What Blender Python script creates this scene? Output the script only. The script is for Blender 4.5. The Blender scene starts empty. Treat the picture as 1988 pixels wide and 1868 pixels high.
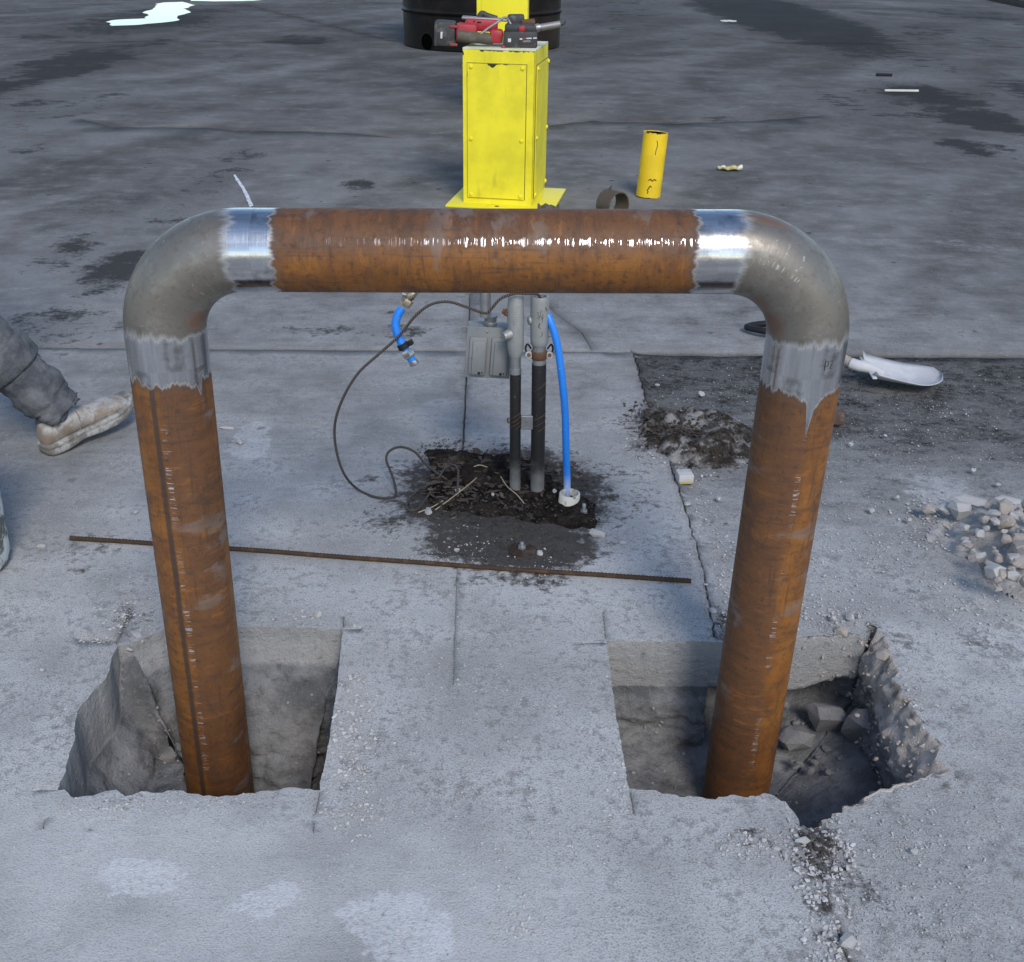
import bpy, bmesh, math, random
from mathutils import Vector, Matrix, noise
from mathutils.geometry import delaunay_2d_cdt
random.seed(7)
S = bpy.context.scene
COL = S.collection

# ------------------------------------------------------------------ camera, sky, sun, exposure
FPX, CX, CY = 2150.0, 994.0, 934.0           # focal length and centre, in units of a 1988 px wide picture
TH, RO, ZC = math.radians(26.9), math.radians(0.9), 1.43
Fv = Vector((0, math.cos(TH), -math.sin(TH)))
_R0 = Vector((1, 0, 0)); _D0 = Vector((0, -math.sin(TH), -math.cos(TH)))
Rv = _R0 * math.cos(RO) - _D0 * math.sin(RO)
Dv = _D0 * math.cos(RO) + _R0 * math.sin(RO)
Cv = Vector((0, 0, ZC))
cam_d = bpy.data.cameras.new('camera'); cam = bpy.data.objects.new('camera', cam_d); COL.objects.link(cam)
m = Matrix((Rv, -Dv, -Fv)).transposed().to_4x4(); m.translation = Cv
cam.matrix_world = m
cam_d.sensor_fit = 'HORIZONTAL'; cam_d.sensor_width = 36; cam_d.lens = FPX / 1988 * 36
cam_d.clip_start = 0.05; cam_d.clip_end = 2000
S.camera = cam

SUN_AZ, SUN_EL = math.radians(16), math.radians(42)   # azimuth to the right of straight behind the camera
sun_dir = Vector((math.sin(SUN_AZ) * math.cos(SUN_EL), -math.cos(SUN_AZ) * math.cos(SUN_EL), math.sin(SUN_EL)))
W = bpy.data.worlds.new('World'); S.world = W; W.use_nodes = True
wn = W.node_tree.nodes; wl = W.node_tree.links
sky = wn.new('ShaderNodeTexSky'); sky.sky_type = 'NISHITA'; sky.sun_disc = False
sky.sun_elevation = SUN_EL; sky.sun_rotation = math.pi - SUN_AZ
sky.air_density = 1.0; sky.dust_density = 0.6; sky.ozone_density = 1.0
wl.new(sky.outputs[0], wn['Background'].inputs[0]); wn['Background'].inputs[1].default_value = 0.10
sd = bpy.data.lights.new('sun', 'SUN'); sd.energy = 1.15; sd.angle = math.radians(17); sd.color = (1.0, 0.95, 0.88)
so = bpy.data.objects.new('sun', sd); COL.objects.link(so); so.rotation_euler = sun_dir.to_track_quat('Z', 'Y').to_euler()
S.view_settings.view_transform = 'Standard'; S.view_settings.look = 'None'
S.cycles.max_bounces = 5; S.cycles.diffuse_bounces = 2; S.cycles.glossy_bounces = 3
S.view_settings.exposure = 1.0; S.view_settings.gamma = 1

# ------------------------------------------------------------------ helpers
def ray(x, y): return Fv * FPX + Rv * (x - CX) + Dv * (y - CY)
def G(x, y, z=0.0):
    d = ray(x, y); return Cv + d * ((z - ZC) / d.z)
def PY(x, y, Y):
    d = ray(x, y); return Cv + d * (Y / d.y)
def pxm(p):                                   # picture units per metre at a point
    return FPX / (Vector(p) - Cv).dot(Fv)
def tag(o, label, cat, group=None):
    o['label'] = label; o['category'] = cat
    if group: o['group'] = group
    return o
def struct(o): o['kind'] = 'structure'; return o
def stuff(o, label=None, cat=None):
    o['kind'] = 'stuff'
    if label: o['label'] = label
    if cat: o['category'] = cat
    return o
def empty(name, loc=(0, 0, 0), rz=0):
    o = bpy.data.objects.new(name, None); COL.objects.link(o); o.location = loc; o.rotation_euler = (0, 0, rz)
    o.empty_display_size = 0.05
    return o
WORLD = set()
def wempty(name, loc):
    o = empty(name, loc); WORLD.add(o.name); return o
def put(o, parent):
    o.parent = parent
    if parent.name in WORLD: o.matrix_parent_inverse = Matrix.Translation(-parent.location)
def mobj(name, V, Fc, mat, parent=None, smooth=True, uv=None, attrs=None):
    me = bpy.data.meshes.new(name); me.from_pydata([tuple(v) for v in V], [], Fc)
    if smooth is True: me.polygons.foreach_set('use_smooth', [True] * len(me.polygons))
    if uv:
        l = me.uv_layers.new(name='UVMap')
        flat = []
        for fu in uv:
            for u in fu: flat += [u[0], u[1]]
        l.data.foreach_set('uv', flat)
    if attrs:
        for k, vals in attrs.items():
            a = me.attributes.new(k, 'FLOAT', 'POINT'); a.data.foreach_set('value', vals)
    if mat: me.materials.append(mat)
    o = bpy.data.objects.new(name, me); COL.objects.link(o)
    if parent: put(o, parent)
    return o
def bmobj(name, bm, mat, parent=None, smooth=False, angle=None):
    bmesh.ops.recalc_face_normals(bm, faces=bm.faces)
    me = bpy.data.meshes.new(name); bm.to_mesh(me); bm.free()
    if smooth: me.polygons.foreach_set('use_smooth', [True] * len(me.polygons))
    if angle: me.set_sharp_from_angle(angle=math.radians(angle))
    if mat: me.materials.append(mat)
    o = bpy.data.objects.new(name, me); COL.objects.link(o)
    if parent: put(o, parent)
    return o
def bm_box(bm, c, s, bevel=0.0, rot=None, seg=2):
    r = bmesh.ops.create_cube(bm, size=1.0); vs = r['verts']
    M = Matrix.Translation(Vector(c)) @ (rot.to_4x4() if rot else Matrix.Identity(4)) @ Matrix.Diagonal((s[0], s[1], s[2], 1))
    bmesh.ops.transform(bm, matrix=M, verts=vs)
    if bevel:
        es = list({e for v in vs for e in v.link_edges})
        bmesh.ops.bevel(bm, geom=es, offset=bevel, segments=seg, profile=0.5, affect='EDGES')
def box(name, c, s, mat, parent=None, bevel=0.003, rot=None):
    bm = bmesh.new(); bm_box(bm, c, s, bevel, rot); return bmobj(name, bm, mat, parent, smooth=True, angle=40)
def smooth_path(pts, n=8):
    P = [Vector(p) for p in pts]; out = []
    for i in range(len(P) - 1):
        p0 = P[i - 1] if i else P[0] * 2 - P[1]; p1 = P[i]; p2 = P[i + 1]; p3 = P[i + 2] if i + 2 < len(P) else P[-1] * 2 - P[-2]
        for k in range(n):
            t = k / n
            out.append(0.5 * (2 * p1 + (p2 - p0) * t + (2 * p0 - 5 * p1 + 4 * p2 - p3) * t * t + (3 * p1 - p0 - 3 * p2 + p3) * t ** 3))
    out.append(P[-1]); return out
def frames(path, up=None):
    T = []
    n = len(path)
    for i in range(n):
        t = path[min(i + 1, n - 1)] - path[max(i - 1, 0)]; T.append(t.normalized())
    u = up or (Vector((0, 0, 1)) if abs(T[0].z) < 0.9 else Vector((0, -1, 0)))
    u = (u - T[0] * u.dot(T[0])).normalized(); out = []
    for t in T:
        u = (u - t * u.dot(t)).normalized(); out.append((t, u, t.cross(u)))
    return out
def tube(name, path, r, mat, parent=None, seg=16, cap=True, up=None, inner=None, sharp=None, s0=0.0):
    path = [Vector(p) for p in path]; fr = frames(path, up); n = len(path)
    R_ = r if isinstance(r, (list, tuple)) else [r] * n
    V, Fc, uv, sl = [], [], [], [s0]
    for i in range(1, n): sl.append(sl[-1] + (path[i] - path[i - 1]).length)
    for i in range(n):
        t, u, w = fr[i]
        for k in range(seg):
            a = 2 * math.pi * k / seg
            V.append(path[i] + (u * math.cos(a) + w * math.sin(a)) * R_[i])
    for i in range(n - 1):
        for k in range(seg):
            k2 = (k + 1) % seg
            Fc.append((i * seg + k, i * seg + k2, (i + 1) * seg + k2, (i + 1) * seg + k))
            uv.append(((sl[i], k / seg), (sl[i], (k + 1) / seg), (sl[i + 1], (k + 1) / seg), (sl[i + 1], k / seg)))
    if inner:                                  # a hollow pipe: inner wall and ring ends
        b = len(V)
        for i in range(n):
            t, u, w = fr[i]
            for k in range(seg):
                a = 2 * math.pi * k / seg
                V.append(path[i] + (u * math.cos(a) + w * math.sin(a)) * inner)
        for i in range(n - 1):
            for k in range(seg):
                k2 = (k + 1) % seg
                Fc.append((b + i * seg + k2, b + i * seg + k, b + (i + 1) * seg + k, b + (i + 1) * seg + k2)); uv.append(((sl[i], 0),) * 4)
        for i, fl in ((0, 1), (n - 1, 0)):
            for k in range(seg):
                k2 = (k + 1) % seg
                q = (i * seg + k, b + i * seg + k, b + i * seg + k2, i * seg + k2)
                Fc.append(q if fl else q[::-1]); uv.append(((sl[i], 0),) * 4)
    elif cap:
        Fc.append(tuple(range(seg))[::-1]); uv.append([(0, 0)] * seg)
        Fc.append(tuple((n - 1) * seg + k for k in range(seg))); uv.append([(sl[-1], 0)] * seg)
    o = mobj(name, V, Fc, mat, parent, True, uv)
    o.data.set_sharp_from_angle(angle=math.radians(sharp or 50))
    return o
def lathe(name, prof, mat, parent=None, seg=24, M=None, sharp=40, hexa=False):
    M = M or Matrix.Identity(4); V, Fc = [], []
    for (r, z) in prof:
        for k in range(seg):
            a = 2 * math.pi * (k + 0.5) / seg; V.append(M @ Vector((r * math.cos(a), r * math.sin(a), z)))
    n = len(prof)
    for i in range(n - 1):
        for k in range(seg):
            k2 = (k + 1) % seg; Fc.append((i * seg + k, i * seg + k2, (i + 1) * seg + k2, (i + 1) * seg + k))
    Fc.append(tuple(range(seg))[::-1]); Fc.append(tuple((n - 1) * seg + k for k in range(seg)))
    o = mobj(name, V, Fc, mat, parent, True); o.data.set_sharp_from_angle(angle=math.radians(sharp)); return o
def along(p, d, up=Vector((0, 0, 1))):         # matrix whose z axis runs along d from p
    q = Vector(d).to_track_quat('Z', 'Y'); return Matrix.Translation(Vector(p)) @ q.to_matrix().to_4x4()
def fbm(p, sc, oct=4, seed=0):
    v = Vector((p[0] * sc + seed, p[1] * sc - seed, (p[2] if len(p) > 2 else 0) * sc + seed * 0.7))
    return noise.fractal(v, 1.0, 2.0, oct)     # about -1..1
def sstep(a, b, x):
    t = max(0.0, min(1.0, (x - a) / (b - a))) if a != b else float(x > a); return t * t * (3 - 2 * t)
def pip(p, poly):
    c = False; n = len(poly); x, y = p[0], p[1]
    for i in range(n):
        a, b = poly[i], poly[i - 1]
        if (a[1] > y) != (b[1] > y) and x < (b[0] - a[0]) * (y - a[1]) / (b[1] - a[1]) + a[0]: c = not c
    return c
def seg_dist(p, a, b):
    ax, ay, bx, by = a[0], a[1], b[0], b[1]; dx, dy = bx - ax, by - ay; L = dx * dx + dy * dy
    t = max(0, min(1, ((p[0] - ax) * dx + (p[1] - ay) * dy) / L)) if L else 0
    return math.hypot(p[0] - ax - t * dx, p[1] - ay - t * dy)

# ------------------------------------------------------------------ material helpers
class NT:
    def __init__(s, name):
        s.mat = bpy.data.materials.new(name); s.mat.use_nodes = True; s.t = s.mat.node_tree; s.n = s.t.nodes; s.b = s.n['Principled BSDF']
    def link(s, a, b): s.t.links.new(a, b)
    def val(s, inp, v):
        if hasattr(v, 'node'): s.link(v, inp)
        elif isinstance(v, (tuple, list)) and len(v) == 3 and inp.type == 'RGBA': inp.default_value = (*v, 1)
        else: inp.default_value = v
    def coord(s, kind='Object'): return s.n.new('ShaderNodeTexCoord').outputs[kind]
    def attr(s, name): a = s.n.new('ShaderNodeAttribute'); a.attribute_name = name; return a.outputs['Fac']
    def mapping(s, v, scale=(1, 1, 1), rot=(0, 0, 0), loc=(0, 0, 0)):
        m_ = s.n.new('ShaderNodeMapping'); s.link(v, m_.inputs[0]); m_.inputs['Scale'].default_value = scale; m_.inputs['Rotation'].default_value = rot; m_.inputs['Location'].default_value = loc
        return m_.outputs[0]
    def noise(s, v, scale, detail=4, rough=0.55, dist=0.0):
        n_ = s.n.new('ShaderNodeTexNoise'); s.link(v, n_.inputs['Vector']); n_.inputs['Scale'].default_value = scale; n_.inputs['Detail'].default_value = detail; n_.inputs['Roughness'].default_value = rough; n_.inputs['Distortion'].default_value = dist
        return n_.outputs['Fac']
    def voro(s, v, scale, feat='F1', out='Distance', rnd=1.0):
        n_ = s.n.new('ShaderNodeTexVoronoi'); n_.feature = feat; s.link(v, n_.inputs['Vector']); n_.inputs['Scale'].default_value = scale; n_.inputs['Randomness'].default_value = rnd
        return n_.outputs[out]
    def math(s, op, a, b=0.0, c=0.0):
        n_ = s.n.new('ShaderNodeMath'); n_.operation = op
        for i, v in enumerate((a, b, c)): s.val(n_.inputs[i], v)
        return n_.outputs[0]
    def rng(s, v, a, b, c=0.0, d=1.0, smooth=True):
        n_ = s.n.new('ShaderNodeMapRange'); n_.interpolation_type = 'SMOOTHSTEP' if smooth else 'LINEAR'
        for i, x in enumerate((v, a, b, c, d)): s.val(n_.inputs[i], x)
        return n_.outputs[0]
    def mix(s, f, a, b, mode='MIX'):
        n_ = s.n.new('ShaderNodeMix'); n_.data_type = 'RGBA'; n_.blend_type = mode; n_.clamp_factor = True
        s.val(n_.inputs[0], f); s.val(n_.inputs[6], a); s.val(n_.inputs[7], b); return n_.outputs[2]
    def ramp(s, f, stops):
        n_ = s.n.new('ShaderNodeValToRGB'); s.link(f, n_.inputs[0]); e = n_.color_ramp.elements
        while len(e) < len(stops): e.new(0.5)
        for el, (p, c) in zip(e, stops): el.position = p; el.color = (*c, 1)
        return n_.outputs[0]
    def bump(s, h, strength=0.5, dist=0.01, normal=None):
        n_ = s.n.new('ShaderNodeBump'); s.link(h, n_.inputs['Height']); n_.inputs['Strength'].default_value = strength; n_.inputs['Distance'].default_value = dist
        if normal: s.link(normal, n_.inputs['Normal'])
        return n_.outputs[0]
    def sep(s, v): n_ = s.n.new('ShaderNodeSeparateXYZ'); s.link(v, n_.inputs[0]); return n_.outputs
    def comb(s, x, y, z):
        n_ = s.n.new('ShaderNodeCombineXYZ')
        for i, v in enumerate((x, y, z)): s.val(n_.inputs[i], v)
        return n_.outputs[0]
    def out(s, col=None, rough=None, metal=None, normal=None, spec=None):
        for k, v in (('Base Color', col), ('Roughness', rough), ('Metallic', metal), ('Normal', normal), ('Specular IOR Level', spec)):
            if v is not None: s.val(s.b.inputs[k], v)
        return s.mat
def simple(name, c, rough=0.6, metal=0.0, var=0.25, scale=25, bump=0.15, dirt=None, dscale=12, dlo=0.55, dhi=0.7, spec=0.4):
    t = NT(name); P = t.coord(); n1 = t.noise(P, scale, 6, 0.6)
    col = t.mix(n1, tuple(x * (1 - var) for x in c), tuple(min(1, x * (1 + var)) for x in c))
    if dirt: col = t.mix(t.rng(t.noise(P, dscale, 7, 0.65), dlo, dhi), col, dirt)
    return t.out(col, t.rng(n1, 0.3, 0.7, rough * 0.85, min(1, rough * 1.15)), metal, t.bump(t.noise(P, scale * 4, 4), bump, 0.003), spec)

# ------------------------------------------------------------------ ground material (attributes: dust, dirt, oil, asph, crack, pale)
def ground_material():
    t = NT('pavement'); P = t.coord()
    dust, dirt, oil, asph, crack, pale = [t.attr(k) for k in ('dust', 'dirt', 'oil', 'asph', 'crack', 'pale')]
    st = t.attr('streak'); drift = t.attr('drift'); fine = t.attr('fine')
    nb = t.noise(P, 1.5, 6, 0.66)
    st = t.math('ADD', t.math('MULTIPLY', st, 0.75), t.math('MULTIPLY', t.math('SUBTRACT', nb, 0.37), 0.9))
    nm = t.noise(P, 6.0, 4, 0.68); nf = t.noise(P, 42, 5, 0.74); ng = t.noise(P, 260, 2, 0.75); nh = t.noise(P, 105, 3, 0.7)
    sweep = t.noise(t.mapping(P, (3.2, 14, 1), (0, 0, 0.35)), 1.5, 4, 0.65, 0.6)
    # clean old concrete: bluish grey, mottled, darker far off
    con = t.mix(t.rng(st, 0.15, 0.85), (0.065, 0.062, 0.060), (0.205, 0.203, 0.203))
    con = t.mix(t.math('MULTIPLY', t.rng(nf, 0.48, 0.70), 0.30), con, (0.060, 0.058, 0.058))
    con = t.mix(t.math('MULTIPLY', t.rng(nm, 0.55, 0.78), 0.28), con, (0.26, 0.26, 0.265))
    con = t.mix(t.math('MULTIPLY', t.rng(sweep, 0.56, 0.74), 0.20), con, (0.055, 0.052, 0.052))
    con = t.mix(t.math('MULTIPLY', t.rng(nh, 0.66, 0.74), 0.35), con, (0.34, 0.34, 0.345))
    # asphalt with pale aggregate
    v = t.n.new('ShaderNodeTexVoronoi'); t.link(P, v.inputs['Vector']); v.inputs['Scale'].default_value = 120
    vc = t.sep(v.outputs['Color']); vd = v.outputs['Distance']
    asp = t.mix(t.rng(nf, 0.3, 0.7), (0.014, 0.0135, 0.013), (0.068, 0.066, 0.064))
    asp = t.mix(t.math('MULTIPLY', t.math('MULTIPLY', t.rng(vc[0], 0.5, 1.0), t.rng(t.math('ADD', vd, t.math('MULTIPLY', ng, 0.4)), 0.62, 0.35)), 0.8), asp, (0.17, 0.165, 0.16))
    base = t.mix(t.rng(asph, 0.35, 0.65), con, asp)
    # fine cutting dust, swept about, thicker in the small hollows
    dn = t.math('ADD', t.math('MULTIPLY', t.math('SUBTRACT', nm, 0.5), 0.8), t.math('MULTIPLY', t.math('SUBTRACT', sweep, 0.5), 0.45))
    dn = t.math('ADD', dn, t.math('MULTIPLY', t.math('SUBTRACT', nf, 0.5), 0.8))
    dm = t.rng(t.math('ADD', dust, dn), 0.02, 1.10)
    dcol = t.mix(t.rng(nm, 0.33, 0.68), (0.385, 0.382, 0.376), (0.475, 0.472, 0.465))
    dcol = t.mix(t.rng(drift, 0.25, 0.75, 0.0, 0.75), t.mix(0.30, dcol, (0.20, 0.195, 0.19)), t.mix(0.55, dcol, (0.56, 0.558, 0.555)))
    ff_ = t.math('SUBTRACT', 1.0, t.math('MULTIPLY', fine, 0.8))
    dcol = t.mix(t.math('MULTIPLY', t.rng(t.math('ADD', nf, t.math('MULTIPLY', t.math('SUBTRACT', nm, 0.5), 0.5)), 0.49, 0.66), t.math('MULTIPLY', ff_, 0.70)), dcol, (0.20, 0.195, 0.19))
    dcol = t.mix(t.math('MULTIPLY', t.rng(ng, 0.50, 0.66), t.math('MULTIPLY', t.rng(fine, 0, 1, 1.0, 0.55), 0.65)), dcol, (0.15, 0.145, 0.14))
    dcol = t.mix(t.math('MULTIPLY', t.rng(t.math('ADD', pale, t.math('ADD', t.math('MULTIPLY', t.math('SUBTRACT', nf, 0.5), 1.0), t.math('MULTIPLY', t.math('SUBTRACT', nm, 0.5), 2.6))), 0.46, 0.66), t.rng(nh, 0.64, 0.44, 0.15, 0.7)), dcol, (0.58, 0.585, 0.595))
    col = t.mix(dm, base, dcol)
    # grit: dark and pale grains
    col = t.mix(t.math('MULTIPLY', t.rng(nh, 0.655, 0.70), 0.6), col, (0.13, 0.125, 0.12))
    col = t.mix(t.math('MULTIPLY', t.rng(nh, 0.35, 0.31), 0.6), col, (0.60, 0.60, 0.605))
    # spots of old gum and oil drips
    v2 = t.n.new('ShaderNodeTexVoronoi'); t.link(P, v2.inputs['Vector']); v2.inputs['Scale'].default_value = 6.5
    bvc = t.sep(v2.outputs['Color'])
    spot = t.math('MULTIPLY', t.rng(bvc[0], 0.62, 0.64), t.rng(t.math('ADD', t.math('ADD', v2.outputs['Distance'], t.math('MULTIPLY', nf, 0.22)), t.math('MULTIPLY', bvc[1], 0.08)), 0.26, 0.20))
    col = t.mix(t.math('MULTIPLY', spot, t.rng(dust, 0.85, 0.5, 0.15, 0.75)), col, (0.035, 0.034, 0.034))
    # oil and soil stains with ragged edges
    rag = t.math('ADD', t.math('MULTIPLY', t.math('SUBTRACT', nm, 0.5), 1.3), t.math('MULTIPLY', t.math('SUBTRACT', nf, 0.5), 1.5))
    rag = t.math('ADD', rag, t.math('MULTIPLY', t.math('SUBTRACT', sweep, 0.5), 0.6))
    ragf = t.math('ADD', t.math('MULTIPLY', rag, 0.6), t.math('MULTIPLY', t.math('SUBTRACT', nb, 0.5), 2.2))
    om = t.rng(t.math('ADD', oil, ragf), 0.38, 0.80)
    col = t.mix(t.math('MULTIPLY', om, 0.86), col, (0.016, 0.015, 0.015))
    so_ = t.rng(t.math('ADD', dirt, rag), 0.35, 0.80)
    scol = t.mix(t.rng(nf, 0.35, 0.65), (0.010, 0.008, 0.007), (0.050, 0.042, 0.035))
    scol = t.mix(t.math('MULTIPLY', t.rng(ng, 0.55, 0.7), 0.6), scol, (0.11, 0.10, 0.09))
    col = t.mix(t.math('MULTIPLY', so_, 0.92), col, scol)
    col = t.mix(t.math('MULTIPLY', crack, t.rng(dust, 0.5, 1.0, 0.95, 0.6)), col, (0.022, 0.021, 0.020))
    rough = t.mix(om, (0.95, 0.95, 0.95), (0.86, 0.86, 0.86))
    h = t.math('ADD', t.math('MULTIPLY', nf, 0.7), t.math('MULTIPLY', ng, 0.6))
    return t.out(col, rough, 0.0, t.bump(h, 0.75, 0.005), 0.12)
M_ground = ground_material()

# ------------------------------------------------------------------ ground geometry
def gpoly(pts): return [G(x, y).xy for x, y in pts]
PIT_L = gpoly([(665, 1222), (655, 1330), (640, 1430), (622, 1532), (590, 1531), (560, 1532), (520, 1536), (494, 1540), (460, 1545), (425, 1548), (395, 1546), (372, 1541), (345, 1537), (325, 1538), (285, 1541), (247, 1542), (225, 1537), (207, 1537), (180, 1543), (154, 1550), (145, 1551), (134, 1538), (110, 1534),
               (128, 1484), (144, 1436), (148, 1383), (165, 1360), (181, 1344), (204, 1314), (216, 1282), (227, 1252), (247, 1251), (285, 1236), (326, 1219), (400, 1219), (464, 1218), (560, 1219)])
PIT_R = gpoly([(1178, 1244), (1186, 1310), (1192, 1364), (1209, 1465), (1222, 1532), (1229, 1531), (1280, 1539), (1329, 1546), (1364, 1550), (1420, 1546), (1482, 1543), (1526, 1556), (1543, 1583), (1550, 1598), (1578, 1596), (1635, 1565), (1670, 1545), (1722, 1526), (1760, 1518), (1801, 1508), (1840, 1491),
               (1832, 1469), (1820, 1440), (1801, 1408), (1775, 1370), (1753, 1329), (1742, 1290), (1727, 1251), (1712, 1225), (1690, 1204), (1687, 1222), (1610, 1228), (1539, 1233), (1460, 1240), (1390, 1246), (1280, 1245)])
def resample(poly, step, rough_fn, closed=True):
    out = []
    n = len(poly)
    for i in range(n if closed else n - 1):
        a = Vector(poly[i]).to_2d(); b = Vector(poly[(i + 1) % n]).to_2d(); L = (b - a).length; k = max(1, int(L / step))
        d = (b - a) / L; nn = Vector((-d.y, d.x))
        for j in range(k):
            p = a + (b - a) * (j / k); r = rough_fn(p)
            out.append(p + nn * (noise.noise(Vector((p.x * 28, p.y * 28, 3))) + 0.7 * noise.noise(Vector((p.x * 75, p.y * 75, 9)))) * r)
    if not closed: out.append(Vector(poly[-1]).to_2d())
    return out
def rough_L(p):
    if p.y < 1.60: return 0.011
    if p.x < -0.79: return 0.005
    return 0.0025 if p.y > 1.95 else 0.0012
def rough_R(p):
    if p.y < 1.62: return 0.010 if p.x < 0.5 else 0.016
    if p.x > 0.76: return 0.016
    return 0.004 if p.y > 1.95 else 0.0022
OUT_L = resample(PIT_L, 0.009, rough_L); OUT_R = resample(PIT_R, 0.007, rough_R)
Yj = lambda x: 3.881 + 0.022 * x                       # the joint that runs across
C_LINE = [G(1230, 684).xy, G(1258, 790).xy, G(1300, 900).xy, G(1330, 980).xy, G(1364, 1100).xy, G(1391, 1236).xy]
C_LINE2 = [G(1549, 1605).xy, G(1575, 1665).xy, G(1600, 1725).xy, G(1628, 1800).xy, G(1655, 1868).xy, G(1700, 2000).xy, Vector((0.55, 0.35))]
def Xc(y):
    L = C_LINE + C_LINE2
    for a, b in zip(L, L[1:]):
        if a.y >= y >= b.y: return a.x + (b.x - a.x) * (a.y - y) / max(1e-6, a.y - b.y)
    return L[0].x if y > L[0].y else L[-1].x
B_LINE = [Vector((-0.165, 3.878)), G(905, 735).xy, G(898, 880).xy, Vector((-0.143, 2.80))]
B_LINE2 = [G(887, 1100).xy, G(884, 1190).xy, G(880, 1330).xy]
SOIL = gpoly([(815, 872), (860, 870), (905, 878), (960, 888), (1010, 893), (1062, 900), (1078, 930), (1110, 950), (1160, 975), (1172, 1010), (1165, 1035), (1120, 1030), (1060, 1026), (1000, 1015), (930, 1010), (860, 1000), (830, 992), (812, 960), (835, 930), (825, 895)])

cdt_v, cdt_e, cdt_z, cdt_crack = [], [], [], []
def add_line(pts, zs, cr, closed=False):
    b = len(cdt_v)
    for p, z in zip(pts, zs): cdt_v.append(Vector((p[0], p[1]))); cdt_z.append(z); cdt_crack.append(cr)
    n = len(pts)
    for i in range(n - 1): cdt_e.append((b + i, b + i + 1))
    if closed: cdt_e.append((b + n - 1, b))
feat = []                                              # lines that grid points keep away from
def crack(pts, w, wig=0.004, depth=None, step=0.02, taper=True):
    P_ = resample([Vector(p) for p in pts], step, lambda p: wig, False); n = len(P_)
    Ls, Rs, Cs = [], [], []
    for i in range(n):
        d = (P_[min(i + 1, n - 1)] - P_[max(i - 1, 0)]).normalized(); nn = Vector((-d.y, d.x))
        k = w / 2 * (0.65 + 0.6 * abs(noise.noise(Vector((P_[i].x * 17, P_[i].y * 17, 5)))))
        if taper: k *= 0.25 + 0.75 * math.sin(math.pi * min(1, max(0, (i + 0.5) / n))) ** 0.5
        Ls.append(P_[i] + nn * k); Rs.append(P_[i] - nn * k); Cs.append(P_[i])
    add_line(Ls, [0] * n, 0.25); add_line(Rs, [0] * n, 0.25); add_line(Cs, [-(depth or w * 1.2)] * n, 1.0)
    feat.append((P_, w * 1.2 + step * 0.2))
add_line(OUT_L, [0] * len(OUT_L), 0, True); add_line(OUT_R, [0] * len(OUT_R), 0, True)
feat.append((OUT_L + OUT_L[:1], 0.006)); feat.append((OUT_R + OUT_R[:1], 0.006))
crack([Vector((-9, Yj(-9))), Vector((-4, Yj(-4))), Vector((0.43, Yj(0.43)))], 0.011, 0.0015, 0.015, 0.05, False)
crack([Vector((0.46, Yj(0.46))), Vector((4, Yj(4))), Vector((9, Yj(9)))], 0.014, 0.005, 0.02, 0.05, False)
crack(B_LINE, 0.010, 0.002, 0.012, 0.03, False); crack(B_LINE2, 0.003, 0.003, 0.003, 0.03)
crack(C_LINE[:-1] + [C_LINE[-1] + Vector((-0.002, 0.018))], 0.008, 0.007, 0.012, 0.02, False)
crack([C_LINE2[0] + Vector((0.002, -0.012))] + C_LINE2[1:], 0.012, 0.010, 0.010, 0.018, False)
for pts, w, wg in [
    ([(1062, 593), (1080, 609), (1104, 627), (1127, 644), (1139, 665), (1148, 678)], 0.010, 0.010),
    ([(165, 232), (215, 247), (300, 247), (400, 248), (460, 254), (560, 255), (620, 256), (700, 260), (760, 267)], 0.028, 0.03),
    ([(912, 570), (911, 620), (909, 672)], 0.010, 0.003),
    ([(470, 8), (560, 30), (650, 52), (762, 80)], 0.06, 0.05), ([(150, 82), (300, 79), (480, 82), (620, 85)], 0.05, 0.04),
    ([(1080, 242), (1150, 235), (1300, 240), (1450, 236), (1560, 228)], 0.02, 0.04), ([(1500, 82), (1650, 86), (1800, 85), (1988, 92)], 0.05, 0.03),
    ([(1170, 1188), (1174, 1215), (1176, 1238)], 0.004, 0.0006), ([(1120, 1249), (1150, 1248), (1173, 1247)], 0.003, 0.0005),
    ([(667, 1216), (666, 1200)], 0.006, 0.0006), ([(672, 1223), (700, 1222)], 0.003, 0.0005),
    ([(621, 1537), (617, 1556), (613, 1575)], 0.005, 0.001), ([(610, 1598), (608, 1610)], 0.004, 0.001), ([(80, 1533), (105, 1534)], 0.003, 0.0006),
    ([(1224, 1538), (1230, 1562), (1231, 1580)], 0.007, 0.002), ([(226, 1247), (236, 1225), (245, 1200), (252, 1180)], 0.014, 0.002),
    ([(160, 1242), (195, 1243), (222, 1243)], 0.013, 0.003), ([(86, 1592), (84, 1606)], 0.005, 0.001),
    ([(1386, 1252), (1382, 1236), (1392, 1215), (1388, 1195), (1397, 1180)], 0.010, 0.004)]:
    wp = [G(x, y).xy for x, y in pts]
    if pts[0] == (1386, 1252): continue
    crack(wp, w, wg, None, 0.015 if wp[0].y < 4 else 0.08, True)
def near_feat(p):
    for P_, d in feat:
        bx = P_[0]
        for a, b in zip(P_, P_[1:]):
            if abs(a.x - p.x) > 0.25 + d and abs(b.x - p.x) > 0.25 + d: continue
            if seg_dist(p, a, b) < d: return True
    return False
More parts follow.
